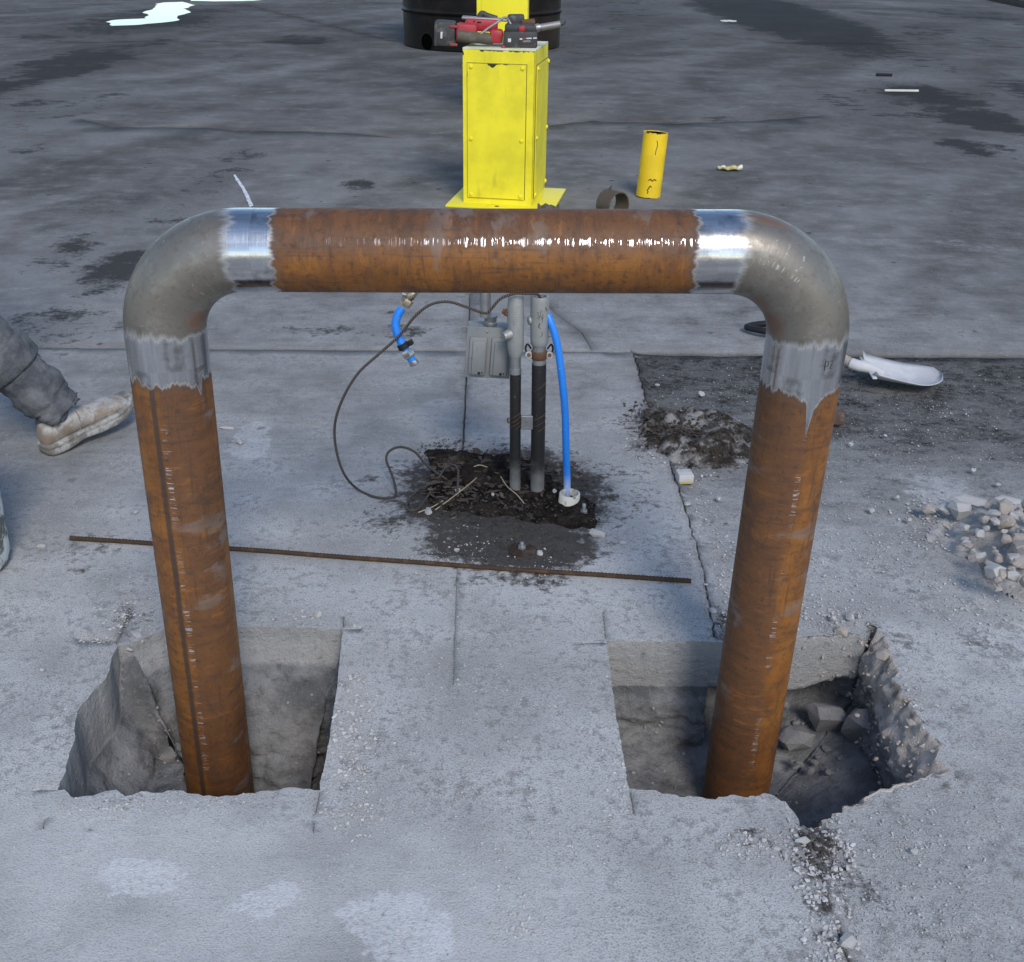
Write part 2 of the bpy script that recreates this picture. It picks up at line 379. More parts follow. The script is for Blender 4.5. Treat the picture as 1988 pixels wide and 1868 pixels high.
# spatial hash of feature points for a fast test
cell = {}
for P_, d in feat:
    for a, b in zip(P_, P_[1:]):
        L = (b - a).length; k = max(1, int(L / 0.01)) if a.y < 5 else max(1, int(L / 0.05))
        for j in range(k):
            q = a + (b - a) * (j / k); cell.setdefault((int(q.x // 0.04), int(q.y // 0.04)), []).append((q.x, q.y, d))
def near_fast(x, y):
    i, j = int(x // 0.04), int(y // 0.04)
    for di in (-1, 0, 1):
        for dj in (-1, 0, 1):
            for (qx, qy, d) in cell.get((i + di, j + dj), ()):
                if (qx - x) ** 2 + (qy - y) ** 2 < d * d: return True
    return False
def add_pt(x, y):
    if not near_fast(x, y): cdt_v.append(Vector((x, y))); cdt_z.append(0.0); cdt_crack.append(0.0)
NX0, NX1, NY0, NY1 = -1.35, 1.55, 1.0, 3.3
def fill(x0, x1, y0, y1, st, skip=None):
    y = y0
    while y <= y1:
        x = x0
        while x <= x1:
            if not (skip and skip[0] < x < skip[1] and skip[2] < y < skip[3]):
                add_pt(x + random.uniform(-.3, .3) * st, y + random.uniform(-.3, .3) * st)
            x += st
        y += st
fill(NX0, NX1, NY0, NY1, 0.020)
fill(-3.0, 3.0, 0.2, 7.2, 0.06, (NX0, NX1, NY0, NY1))
fill(-8, 9, 7.2, 20, 0.28); fill(-8, -3.0, 0.2, 7.2, 0.28); fill(3.0, 9, 0.2, 7.2, 0.28)
fill(-16, 18, 20, 34, 0.8)
for r in (45, 70, 120, 250, 500):
    for k in range(24):
        a = 2 * math.pi * k / 24; cdt_v.append(Vector((r * math.cos(a), r * math.sin(a)))); cdt_z.append(0.0); cdt_crack.append(0.0)
for k in range(14):
    cdt_v.append(Vector((-14 + 2 * k, -6.0))); cdt_z.append(0.0); cdt_crack.append(0.0)
rv, re, rf, ov, oe, of = delaunay_2d_cdt(cdt_v, cdt_e, [], 0, 1e-6)

def blob(px, py, rx, ry, s=1.0):
    c = G(px, py); k = pxm(c); wy = (G(px, max(py - ry, -120)) - G(px, py + ry)).length / 2
    return (c.x, c.y, rx / k, wy, s)
OIL = [blob(*b) for b in [(1490, 24, 95, 40, 1.7), (1440, 8, 60, 16, 1.3), (225, 520, 60, 45, .75), (140, 480, 60, 30, .6), (90, 640, 130, 40, .45), (300, 36, 130, 26, .8), (300, 85, 30, 14, .8), (150, 120, 90, 30, .95), (40, 160, 60, 40, .9), (90, 70, 60, 10, .6), (590, 78, 60, 9, .9),
        (1800, 185, 90, 22, 1.0), (1900, 230, 80, 25, 1.0), (1880, 290, 60, 20, .9), (1700, 110, 120, 25, .5), (470, 110, 40, 14, .5), (1110, 95, 60, 30, .4), (1200, 20, 130, 40, .45), (700, 640, 140, 14, .55), (1640, 200, 90, 30, .45), (1950, 160, 90, 30, .6), (1540, 235, 200, 10, .4),
        (440, 330, 60, 120, .42), (760, 655, 60, 8, .5), (300, 625, 90, 10, .5), (120, 205, 130, 25, .45), (1750, 60, 220, 18, .5), (1900, 30, 120, 14, .6), (560, 640, 60, 8, .6), (700, 360, 30, 12, .6), (60, 40, 80, 8, .45), (30, 300, 70, 60, .42)]]
PALE = [blob(*b) for b in [(270, 1708, 62, 34, 1.2), (770, 1800, 95, 62, 1.2), (520, 1745, 60, 45, .8), (480, 855, 45, 28, 1.0), (470, 362, 14, 10, 1), (660, 50, 60, 8, .5), (1300, 75, 70, 14, .8), (1820, 950, 60, 30, .8), (300, 250, 60, 12, .5), (1880, 480, 50, 10, .8), (1700, 470, 60, 8, .6), (420, 1700, 90, 16, .6)]]
DIRT = [blob(*b) for b in [(985, 960, 190, 85, 1.2), (1000, 1058, 165, 46, 1.1), (770, 1010, 75, 40, .50), (1010, 1120, 110, 26, .55), (1325, 850, 120, 60, .55), (1420, 1050, 45, 70, .45), (1590, 1640, 60, 60, .7), (1470, 1628, 60, 26, .55), (1650, 1690, 120, 80, .42), (880, 1010, 70, 35, .6), (1180, 950, 110, 50, .42), (270, 1215, 50, 30, .5), (1400, 1190, 30, 40, .6), (1575, 1720, 35, 110, .55), (715, 930, 26, 9, .6), (770, 930, 22, 8, .6), (157, 1107, 16, 8, .6), (1770, 1400, 40, 100, .45), (250, 1560, 130, 20, .38)]]
def bl(L, x, y):
    v = 0.0
    for (cx_, cy_, rx, ry, s) in L:
        d = ((x - cx_) / rx) ** 2 + ((y - cy_) / ry) ** 2
        if d < 4: v = max(v, s * (1 - sstep(0.35, 1.9, math.sqrt(d))))
    return v
gz, ga = [], {k: [] for k in ('dust', 'dirt', 'oil', 'asph', 'crack', 'pale', 'streak', 'drift', 'fine')}
for i, v in enumerate(rv):
    x, y = v.x, v.y; srcs = ov[i]; cr = 0.0; z = 0.0
    if srcs:
        j = srcs[0]; cr = max(cdt_crack[k] for k in srcs); z = min(cdt_z[k] for k in srcs)
    on_asph = 1.0 if (y < Yj(x) and x > Xc(y)) else 0.0
    dd = math.hypot(x * 0.75, max(0, y - 1.9))
    if y < 1.15: dd = 0
    if on_asph:
        du = 1.08 - 0.67 * sstep(0.55, 1.8, y - 1.55 + 0.12 * abs(x - 0.9)) - 0.16 * sstep(1.4, 2.2, y - 1.5)
    else:
        du = 1.02 - 0.42 * sstep(0.5, 1.7, dd) - 0.36 * sstep(1.7, 3.6, dd) - 0.18 * sstep(3.2, 7, dd) - 0.10 * sstep(7, 14, dd)
    fade = 1 - sstep(3.0, 9.0, y)
    if y < 6 and abs(x) < 4:
        z += 0.0018 * fbm((x, y), 3.0, 3)
        if on_asph: z += -0.010 * sstep(0, 0.03, x - Xc(y)) + 0.0035 * fbm((x, y), 14, 4, 3)
        else: z += 0.0007 * fbm((x, y), 22, 3, 5)
        df = bl(DIRT, x, y); z += 0.004 * df * (0.4 + fbm((x, y), 24, 4, 8))
    gz.append(z)
    xr, yr = x * math.cos(0.45) - y * math.sin(0.45) * 0.9, x * math.sin(0.45) + y * math.cos(0.45)
    ga['drift'].append(0.5 + 0.55 * fbm((x * 0.9, y * 1.3), 1.7, 4, 41) + 0.25 * fbm((x, y), 6, 3, 43))
    ga['fine'].append(sstep(1.55, 1.36, y + 0.10 * x + 0.06 * fbm((x, y), 3, 3, 9)) * sstep(0.30, -0.05, x))
    ga['streak'].append(0.55 - 0.22 * sstep(4.5, 16, y) + 0.14 * fbm((x, y), 0.6, 3, 11) + 0.26 * fbm((xr * 2.2, yr * 0.25), 1.0, 3, 23))  # base tone also drops with distance
    ga['dust'].append(max(0, du)); ga['dirt'].append(bl(DIRT, x, y)); ga['oil'].append(bl(OIL, x, y)); ga['pale'].append(bl(PALE, x, y))
    ga['asph'].append(on_asph); ga['crack'].append(min(1, cr * 1.2))
for srcset, OUTL in ((0, OUT_L), (1, OUT_R)): pass
def region(cx_, cy_):
    if cy_ > Yj(cx_): return 'back'
    if cx_ > Xc(cy_): return 'asphalt'
    return 'left' if cx_ < (-0.165 if cy_ > 3.6 else -0.148) else 'mid'
groups_ = {'back': [], 'asphalt': [], 'left': [], 'mid': []}
def bbox(P_): return (min(p.x for p in P_), max(p.x for p in P_), min(p.y for p in P_), max(p.y for p in P_))
BL, BR = bbox(OUT_L), bbox(OUT_R)
for fc in rf:
    cxx = sum(rv[i].x for i in fc) / len(fc); cyy = sum(rv[i].y for i in fc) / len(fc)
    if BL[0] < cxx < BL[1] and BL[2] < cyy < BL[3] and pip((cxx, cyy), OUT_L): continue
    if BR[0] < cxx < BR[1] and BR[2] < cyy < BR[3] and pip((cxx, cyy), OUT_R): continue
    groups_[region(cxx, cyy)].append(fc)
for gname, nm in (('back', 'ground'), ('left', 'concrete_slab'), ('mid', 'concrete_slab'), ('asphalt', 'asphalt_strip')):
    idx, V, Fc, at = {}, [], [], {k: [] for k in ga}
    for fc in groups_[gname]:
        q = []
        for i in fc:
            if i not in idx:
                idx[i] = len(V)
                V.append((rv[i].x, rv[i].y, gz[i]))
                for k in ga: at[k].append(ga[k][i])
            q.append(idx[i])
        Fc.append(q)
    o = struct(mobj(nm, V, Fc, M_ground, None, True, None, at))
gz_out = {}
zhash = {}
for i, v in enumerate(rv): zhash[(round(v.x, 4), round(v.y, 4))] = gz[i]
def zg(p): return zhash.get((round(p[0], 4), round(p[1], 4)), 0.0)

# ------------------------------------------------------------------ pits
def pit_material():
    t = NT('pit_wall'); P = t.coord(); cut = t.attr('cut'); 
    n1 = t.noise(P, 9, 7, 0.65); n2 = t.noise(P, 45, 7, 0.7); n3 = t.noise(P, 160, 5, 0.7)
    con = t.mix(n1, (0.28, 0.276, 0.27), (0.40, 0.395, 0.388))
    con = t.mix(t.math('MULTIPLY', t.rng(n2, 0.56, 0.68), 0.6), con, (0.15, 0.14, 0.13))
    con = t.mix(t.math('MULTIPLY', t.rng(n3, 0.60, 0.70), 0.5), con, (0.48, 0.46, 0.43))
    saw = t.noise(t.mapping(P, (6, 6, 60), (0.3, 0.25, 0.4)), 1.5, 3)
    con = t.mix(t.math('MULTIPLY', t.rng(saw, 0.55, 0.7), 0.3), con, (0.47, 0.465, 0.455))
    soil = t.mix(t.rng(n1, 0.35, 0.65), (0.13, 0.133, 0.14), (0.27, 0.273, 0.28))
    soil = t.mix(t.math('MULTIPLY', t.rng(n2, 0.5, 0.7), 0.5), soil, (0.07, 0.068, 0.067))
    soil = t.mix(t.math('MULTIPLY', t.rng(n3, 0.56, 0.68), 0.6), soil, (0.30, 0.295, 0.29))
    soil = t.mix(t.math('MULTIPLY', t.rng(t.noise(P, 6, 5, 0.7), 0.52, 0.62), 0.6), soil, (0.30, 0.30, 0.305))
    pink = t.rng(t.noise(P, 3.5, 3), 0.5, 0.7)
    soil = t.mix(t.math('MULTIPLY', pink, 0.25), soil, (0.26, 0.215, 0.185))
    m_ = t.rng(t.math('ADD', cut, t.math('MULTIPLY', t.math('SUBTRACT', n1, 0.5), 0.9)), 0.3, 0.7)
    col = t.mix(m_, soil, con)
    rim = t.attr('rim'); rc = t.mix(n2, (0.36, 0.31, 0.27), (0.60, 0.55, 0.50)); rc = t.mix(t.math('MULTIPLY', t.rng(n1, 0.54, 0.64), 0.7), rc, (0.10, 0.085, 0.075))
    col = t.mix(t.rng(t.math('ADD', rim, t.math('MULTIPLY', t.math('SUBTRACT', n2, 0.5), 0.5)), 0.35, 0.65), col, rc)
    h = t.math('ADD', n2, t.math('MULTIPLY', n3, 0.5))
    return t.out(col, 0.95, 0, t.bump(h, 0.9, 0.010), 0.1)
M_pit = pit_material()
def build_pit(name, OUT, floor_z, prof, rows=26, frows=14, cut_fn=None, floor_fn=None, nzamp=0.014):
    n = len(OUT); area = sum(OUT[i].x * OUT[(i + 1) % n].y - OUT[(i + 1) % n].x * OUT[i].y for i in range(n))
    sg = 1 if area > 0 else -1
    N0 = []
    for i in range(n):
        d = OUT[(i + 9) % n] - OUT[i - 9]; N0.append(Vector((-d.y, d.x)).normalized() * sg)
    cen = sum((p for p in OUT), Vector((0, 0))) / n
    SM = []
    kk = max(4, int(0.055 * n / sum((OUT[i] - OUT[i - 1]).length for i in range(n))))
    for i in range(n): SM.append(sum((OUT[(i + j) % n] for j in range(-kk, kk + 1)), Vector((0, 0))) / (2 * kk + 1))
    N0 = []
    for i in range(n):
        d = SM[(i + kk) % n] - SM[i - kk]; N0.append(Vector((-d.y, d.x)).normalized() * sg)
    V, Fc, cut, rim = [], [], [], []
    for r in range(rows + 1):
        t = r / rows; dep = -floor_z * t
        for i in range(n):
            p0 = OUT[i]; off, cd = prof(p0, dep, N0[i]); z = -dep
            p = p0.lerp(SM[i], sstep(0.0, 0.07, dep)) if cd <= 0.0 else p0.lerp(SM[i], 0.7 * sstep(cd, cd + 0.08, dep))
            k = sstep(cd - 0.01, cd + 0.05, dep)
            rough = nzamp * k * (fbm((p.x, p.y, z), 16, 5, 2) + 0.5 * fbm((p.x, p.y, z), 48, 3, 6)) + 0.0015 * fbm((p.x, p.y, z), 60, 3, 1) * (1 if r else 0)
            if cd <= 0.0: rough += sstep(0, .04, dep) * (0.022 * fbm((p.x, p.y, z), 9, 5, 17) + 0.011 * (0.45 - noise.voronoi(Vector((p.x * 46, p.y * 46, z * 50)) + noise.noise_vector(Vector((p.x * 20, p.y * 20, z * 20))) * 0.8)[0][0]))
            if dep < 0.05: rough = max(rough, -0.002)
            q = p + N0[i] * (off + rough)
            zz = z if r else zg(p0)
            if r == rows: zz += (floor_fn(q.x, q.y) if floor_fn else 0)
            elif floor_fn: zz += floor_fn(q.x, q.y) * sstep(0.6, 1, t)
            V.append((q.x, q.y, zz)); cut.append(1 - sstep(cd - (0.03 if N0[i].y < -.4 and p0.x < 0 else 0.010), cd + (0.03 if N0[i].y < -.4 and p0.x < 0 else 0.010), dep) if cd > 0 else 0.0); rim.append((1 - sstep(0.06, 0.17, dep)) if cd <= 0 else 0.0)
    last = rows * n
    for r in range(1, frows + 1):
        t = r / frows * 0.985
        for i in range(n):
            a = Vector(V[last + i][:2]); q = a.lerp(cen, t)
            z = floor_z + (floor_fn(q.x, q.y) if floor_fn else 0) + 0.010 * fbm((q.x, q.y), 20, 5, 4) * min(1, r / 2)
            V.append((q.x, q.y, z)); cut.append(0); rim.append(0)
    tot = rows + frows
    for r in range(tot):
        for i in range(n):
            j = (i + 1) % n; f_ = (r * n + i, r * n + j, (r + 1) * n + j, (r + 1) * n + i)
            Fc.append(f_ if sg < 0 else f_[::-1])
    Fc.append([tot * n + i for i in range(n)])
    return struct(mobj(name, V, Fc, M_pit, None, True, None, {'cut': cut, 'rim': rim}))
def prof_L(p, d, nn):
    if nn.x > 0.75 and p.x < -0.7:            # left face, sawn
        cd = 0.135 * sstep(2.03, 1.93, p.y) + 0.01
        return (0.004 * d + max(0, d - cd) * 0.60, cd)
    if nn.y < -0.4 and p.y > 1.9:             # back, broken concrete above a slope of dirt
        cd = 0.085
        k = sstep(-0.80, -0.55, p.x)
        return (max(0, d - 0.03) * (0.42 - 0.1 * k) + 0.03 * math.sin(p.x * 9) * sstep(.05, .3, d), cd)
    if nn.x < -0.5: return (0.16 * max(0, d - 0.02) * sstep(1.5, 2.05, p.y), 0.02)
    return (-0.01 * d, 0.13)
def fl_L(x, y):
    return 0.16 * sstep(-0.48, -0.80, x + 0.25 * (y - 1.8)) + 0.05 * sstep(1.75, 2.0, y)
build_pit('excavated_pit', OUT_L, -0.42, prof_L, rows=44, floor_fn=fl_L, nzamp=0.016)
def prof_R(p, d, nn):
    if nn.y < -0.5 and p.y > 1.9:
        if p.x < 0.46: return (0.10 * max(0, d - 0.13), 0.125)
        cd = 0.125 + 0.03 * sstep(0.52, 0.60, p.x) * sstep(0.78, 0.66, p.x)
        return (-0.15 * sstep(cd, cd + 0.05, d) * sstep(0.84, 0.74, p.x), cd)
    if nn.x < -0.4 and p.x > 0.7:
        return (0.50 * min(d, 0.07) - 0.10 * max(0, d - 0.09), 0.0)
    if nn.y > 0.3 and p.x > 0.5: return (0.15 * d, 0.0)
    return (-0.01 * d, 0.13)
def fl_R(x, y): return 0.03 * sstep(1.85, 2.2, y) + 0.06 * sstep(0.62, 0.85, x)
build_pit('excavated_pit', OUT_R, -0.305, prof_R, rows=40, floor_fn=fl_R, nzamp=0.013)

# ------------------------------------------------------------------ the welded pipe frame
def pipe_material(name, L, kind, b0, b1, seam=None, patches=(), scale_a=(0.0, 0.12), scr_a=0.0, scr_w=0.03, scr_amt=0.5, eamp=0.085, spikes=(), scr_u=None):
    """kind rust or elbow; b0, b1: widths of the ground-bright bands at the two ends"""
    t = NT(name); uv = t.coord('UV'); sp = t.sep(uv); u, a = sp[0], sp[1]
    ang = t.math('MULTIPLY', a, 2 * math.pi); ca = t.math('COSINE', ang); sa = t.math('SINE', ang)
    P = t.comb(u, t.math('MULTIPLY', ca, 0.0706), t.math('MULTIPLY', sa, 0.0706))
    n1 = t.noise(P, 11, 6, 0.65); n2 = t.noise(P, 70, 5, 0.7); n3 = t.noise(P, 4, 3, 0.6)
    ring = t.noise(t.mapping(P, (1.0, 0.20, 0.20)), 62, 5, 0.68, 0.35)       # runs round the pipe
    lng = t.noise(t.mapping(P, (0.06, 1.0, 1.0)), 90, 4, 0.6)                # runs along the pipe
    scr = t.noise(t.mapping(P, (1.0, 0.05, 0.05)), 420, 3, 0.7)
    if kind == 'rust':
        def about(a0): return t.math('ABSOLUTE', t.math('SUBTRACT', t.math('FRACT', t.math('ADD', t.math('SUBTRACT', a, a0), 1.5)), 0.5))
        col = t.ramp(t.rng(n1, 0.25, 0.75, 0, 1, False), [(0.0, (0.085, 0.032, 0.009)), (0.35, (0.150, 0.055, 0.010)), (0.62, (0.205, 0.077, 0.011)), (1.0, (0.265, 0.103, 0.014))])
        ms = t.rng(t.math('ADD', about(scale_a[0]), t.math('MULTIPLY', t.math('SUBTRACT', n3, 0.5), 0.16)), scale_a[1] + 0.03, scale_a[1] - 0.03)
        col = t.mix(t.math('MULTIPLY', ms, 0.72), col, t.mix(n2, (0.068, 0.030, 0.013), (0.118, 0.051, 0.022)))
        col = t.mix(t.math('MULTIPLY', t.rng(ring, 0.49, 0.64), 0.50), col, (0.050, 0.024, 0.013))
        col = t.mix(t.math('MULTIPLY', t.rng(ring, 0.43, 0.34), 0.40), col, (0.29, 0.110, 0.020))
        col = t.mix(t.math('MULTIPLY', t.rng(n2, 0.52, 0.68), 0.55), col, (0.034, 0.017, 0.010))
        col = t.mix(t.math('MULTIPLY', t.rng(n2, 0.40, 0.28), 0.35), col, (0.30, 0.115, 0.024))
        col = t.mix(t.math('MULTIPLY', t.rng(lng, 0.56, 0.68), 0.55), col, (0.055, 0.028, 0.016))
        col = t.mix(t.math('MULTIPLY', t.rng(t.noise(t.mapping(P, (0.5, 1.0, 1.0)), 13, 6, 0.7, 0.8), 0.54, 0.66), 0.55), col, (0.060, 0.030, 0.017))
        grey = t.math('MULTIPLY', t.rng(t.noise(t.mapping(P, (1, 0.5, 0.5)), 17, 5, 0.6), 0.57, 0.66), t.rng(n3, 0.40, 0.55))
        col = t.mix(t.math('MULTIPLY', grey, 0.6), col, (0.165, 0.135, 0.115))
        rough = t.rng(n2, 0.3, 0.7, 0.52, 0.75); met = 0.0
        if seam is not None:
            d = t.math('ABSOLUTE', t.math('SUBTRACT', t.math('ADD', a, t.math('MULTIPLY', t.math('SUBTRACT', n3, 0.5), 0.012)), seam))
            sm = t.rng(d, 0.018, 0.006)
            col = t.mix(t.math('MULTIPLY', sm, 0.8), col, (0.030, 0.022, 0.018))
    else:
        col = t.mix(n1, (0.155, 0.137, 0.115), (0.25, 0.23, 0.20))
        col = t.mix(t.math('MULTIPLY', t.rng(n3, 0.5, 0.68), 0.45), col, (0.15, 0.115, 0.085))
        col = t.mix(t.math('MULTIPLY', t.rng(t.noise(t.mapping(P, (1.2, 0.35, 0.35), (0.5, 0.3, 0.8)), 90, 3, 0.7), 0.66, 0.70), 0.7), col, (0.42, 0.41, 0.39))
        col = t.mix(t.math('MULTIPLY', t.rng(n2, 0.48, 0.70), 0.55), col, (0.12, 0.10, 0.08))
        col = t.mix(t.math('MULTIPLY', t.rng(t.noise(P, 24, 5, 0.7), 0.50, 0.66), 0.4), col, (0.30, 0.28, 0.25))
        met, rough = 0.6, t.rng(n2, 0.3, 0.7, 0.36, 0.52)
        for (pu, pa, ru, ra) in patches:
            du = t.math('MULTIPLY', t.math('SUBTRACT', u, pu), 1 / ru); da = t.math('MULTIPLY', t.math('SUBTRACT', a, pa), 1 / ra)
            dd = t.math('ADD', t.math('ADD', t.math('MULTIPLY', du, du), t.math('MULTIPLY', da, da)), t.math('MULTIPLY', t.math('SUBTRACT', n2, 0.5), 1.6))
            pm = t.rng(dd, 1.7, 0.2)
            col = t.mix(t.math('MULTIPLY', pm, 0.85), col, t.mix(n2, (0.085, 0.045, 0.028), (0.17, 0.095, 0.055)))
            met = t.math('MULTIPLY', t.rng(pm, 0, 1, 1, 0.1), met)
    # bright bare steel where the ends were ground for welding: ragged edge round the pipe
    edge = t.math('ADD', t.math('MULTIPLY', t.math('SUBTRACT', t.noise(t.comb(0.0, ca, sa), 2.8, 3, 0.7), 0.5), eamp), t.math('MULTIPLY', t.math('SUBTRACT', lng, 0.5), 0.014))
    edge = t.math('ADD', edge, t.math('MULTIPLY', t.math('SUBTRACT', n2, 0.5), 0.012))
    for (a0, wa, ln) in spikes:
        edge = t.math('SUBTRACT', edge, t.rng(t.math('ABSOLUTE', t.math('SUBTRACT', t.math('FRACT', t.math('ADD', t.math('SUBTRACT', a, a0), 1.5)), 0.5)), wa, 0.0, 0.0, ln, False))
    e1 = t.math('SUBTRACT', L, u); sf = 0.012 if kind == 'elbow' else 0.006
    m0 = t.rng(t.math('ADD', u, edge), b0 + sf, b0 - sf) if b0 else 0.0
    m1 = t.rng(t.math('ADD', e1, edge), b1 + sf, b1 - sf) if b1 else 0.0
    mk = t.math('MAXIMUM', m0, m1)
    d0 = t.rng(t.math('ADD', u, edge), b0 + 0.022, b0) if b0 else 0.0
    d1 = t.rng(t.math('ADD', e1, edge), b1 + 0.022, b1) if b1 else 0.0
    col = t.mix(t.math('MULTIPLY', t.math('MAXIMUM', d0, d1), 0.6), col, (0.060, 0.045, 0.038) if kind == 'rust' else (0.16, 0.145, 0.125))   # heat-darkened border
    steel = t.mix(t.rng(lng, 0.35, 0.65), (0.50, 0.495, 0.49), (0.64, 0.64, 0.64))
    steel = t.mix(t.math('MULTIPLY', t.rng(n1, 0.55, 0.68), 0.6), steel, (0.19, 0.17, 0.15))
    col = t.mix(mk, col, steel)
    rough = t.mix(mk, rough, t.rng(scr, 0.3, 0.7, 0.15, 0.24)); metal = t.math('MAXIMUM', mk, met) if not isinstance(met, float) else t.rng(mk, 0, 1, met, 1.0)
    # bright scratches along one line; on the bar they paint its broken highlight
    dz = t.math('ABSOLUTE', t.math('SUBTRACT', t.math('FRACT', t.math('ADD', t.math('SUBTRACT', a, scr_a), 1.5)), 0.5))
    zone = t.rng(t.math('ADD', dz, t.math('MULTIPLY', t.math('SUBTRACT', t.noise(t.mapping(P, (1, 0.1, 0.1)), 130, 3, 0.7), 0.5), scr_w * 3.2)), scr_w, scr_w * 0.5)
    sc = t.math('MULTIPLY', t.math('MULTIPLY', t.rng(t.math('ADD', scr, t.math('MULTIPLY', t.math('SUBTRACT', n2, 0.5), 0.35)), 0.60 - 0.06 * scr_amt, 0.65 - 0.06 * scr_amt), zone), t.rng(t.noise(t.mapping(P, (1, 0.3, 0.3)), 7, 3, 0.6), 0.62 - 0.35 * scr_amt, 0.75 - 0.35 * scr_amt))
    if scr_u: sc = t.math('MULTIPLY', sc, t.rng(t.math('ADD', u, t.math('MULTIPLY', t.math('SUBTRACT', t.noise(P, 9, 2), 0.5), 0.6)), *scr_u))
    col = t.mix(sc, col, (0.72, 0.72, 0.74)); metal = t.math('MAXIMUM', metal, t.math('MULTIPLY', sc, 0.75))
    rough = t.mix(sc, rough, (0.22, 0.22, 0.22))
    h = t.math('ADD', t.math('MULTIPLY', n2, 0.5), t.math('MULTIPLY', scr, 0.6))
    h = t.math('ADD', h, t.math('MULTIPLY', ring, 0.35))
    t.out(col, rough, metal, t.bump(h, 0.16, 0.0020), 0.5)
    return t.mat
PR = 0.1413 / 2; ER = 0.150; YF = 1.864
cl, cr_ = Vector((-0.615, YF, 0.917)), Vector((0.519, YF, 0.931))
lb, rb_ = Vector((-0.632, YF, -0.36)), Vector((0.500, YF, -0.36))
frame = wempty('pipe_barrier', (-0.05, YF, -0.30))
tag(frame, 'rusty welded steel pipe barrier standing with its legs in the two pits', 'barrier')
def elbow_path(corner, leg_dir, bar_dir, leg_len, bar_len):
    d1, d2 = leg_dir.normalized(), bar_dir.normalized(); half = math.acos(max(-1, min(1, d1.dot(d2)))) / 2; tl = ER / math.tan(half)
    c = corner + (d1 + d2).normalized() * (ER / math.sin(half)); pa, pb = corner + d1 * tl, corner + d2 * tl
    pts = [pa + d1 * leg_len, pa + d1 * leg_len * 0.5]
    va, vb = pa - c, pb - c; ax = va.cross(vb).normalized(); tot = va.angle(vb)
    for k in range(25): pts.append(c + Matrix.Rotation(tot * k / 24, 3, ax) @ va)
    pts += [pb + d2 * bar_len * 0.5, pb + d2 * bar_len]
    return pts
eL = elbow_path(cl, lb - cl, cr_ - cl, 0.052, 0.030); eR = elbow_path(cr_, rb_ - cr_, cl - cr_, 0.052, 0.030)
def plen(p): return sum((b - a).length for a, b in zip(p, p[1:]))
CAMDIR = Vector((0, -1, 0))
def sub(a, b, n): return [a.lerp(b, k / n) for k in range(n + 1)]
LL = (lb - eL[0]).length
M_legL = pipe_material('rusty_pipe_left', LL, 'rust', 0.022, 0, 0.034, (), (-0.11, 0.115), 0.004, 0.014, 0.55, 0.06, [(-0.165, 0.018, 0.020), (-0.15, 0.05, 0.018)])
M_legR = pipe_material('rusty_pipe_right', (rb_ - eR[0]).length, 'rust', 0.026, 0, None, (), (0.15, 0.16), -0.012, 0.014, 0.45, 0.06, [(-0.013, 0.016, 0.045), (-0.02, 0.06, 0.030), (0.10, 0.02, 0.012)])
M_bar = pipe_material('rusty_pipe_bar', (eR[-1] - eL[-1]).length, 'rust', 0.034, 0.034, None, (), (0.84, 0.115), 0.925, 0.016, 0.85, 0.035, (), (0.05, 0.45))
M_elL = pipe_material('mill_elbow_left', plen(eL), 'elbow', 0.062, 0.040, None, [(0.112, 0.17, 0.032, 0.055), (0.27, 0.72, 0.03, 0.03)], (0, 0), 0.93, 0.02, 0.05, 0.05)
M_elR = pipe_material('mill_elbow_right', plen(eR), 'elbow', 0.062, 0.040, None, [(0.115, 0.82, 0.05, 0.06), (0.20, 0.84, 0.03, 0.04), (0.26, 0.20, 0.035, 0.035)], (0, 0), 0.02, 0.012, 0.35, 0.05)
tube('leg', sub(eL[0], lb, 40), PR, M_legL, frame, 64, True, CAMDIR)['label'] = 'left rusty leg with a dark seam'
tube('leg', sub(eR[0], rb_, 40), PR, M_legR, frame, 64, True, CAMDIR)['label'] = 'right rusty leg'
tube('crossbar', sub(eL[-1], eR[-1], 50), PR, M_bar, frame, 64, True, CAMDIR)
tube('elbow', eL, PR + 0.0002, M_elL, frame, 64, False, CAMDIR)['label'] = 'grey left elbow with bright ground ends'
tube('elbow', eR, PR + 0.0002, M_elR, frame, 64, False, CAMDIR)['label'] = 'grey right elbow with bright ground ends'

# ------------------------------------------------------------------ conduits, seal fittings, box
M_coat = NT('coated_pipe'); _P = M_coat.coord(); _z = M_coat.sep(_P)[2]
_c = M_coat.mix(M_coat.noise(_P, 40, 5), (0.006, 0.006, 0.006), (0.016, 0.0155, 0.015))
_c = M_coat.mix(M_coat.math('MULTIPLY', M_coat.rng(M_coat.math('ADD', _z, M_coat.math('MULTIPLY', M_coat.math('SUBTRACT', M_coat.noise(_P, 30, 4), 0.5), 0.10)), 0.13, 0.0), 0.85), _c, (0.23, 0.225, 0.215))
_c = M_coat.mix(M_coat.rng(M_coat.noise(_P, 170, 2), 0.72, 0.75), _c, (0.35, 0.33, 0.30))
M_coat = M_coat.out(_c, 0.55, 0, M_coat.bump(M_coat.noise(_P, 120, 3), 0.2, 0.002))
M_galv = simple('galvanised_steel', (0.33, 0.335, 0.335), 0.42, 0.75, 0.25, 30, 0.2, (0.25, 0.235, 0.20), 25, 0.56, 0.75)
M_cast = simple('grey_cast_fitting', (0.30, 0.305, 0.30), 0.5, 0.35, 0.18, 60, 0.25, (0.17, 0.165, 0.15), 30, 0.58, 0.75)
M_boxm = simple('grey_box_metal', (0.225, 0.235, 0.24), 0.5, 0.2, 0.12, 18, 0.12, (0.13, 0.125, 0.115), 22, 0.58, 0.72)
M_dark = simple('dark_rubber', (0.016, 0.016, 0.017), 0.55, 0, 0.3, spec=0.2)
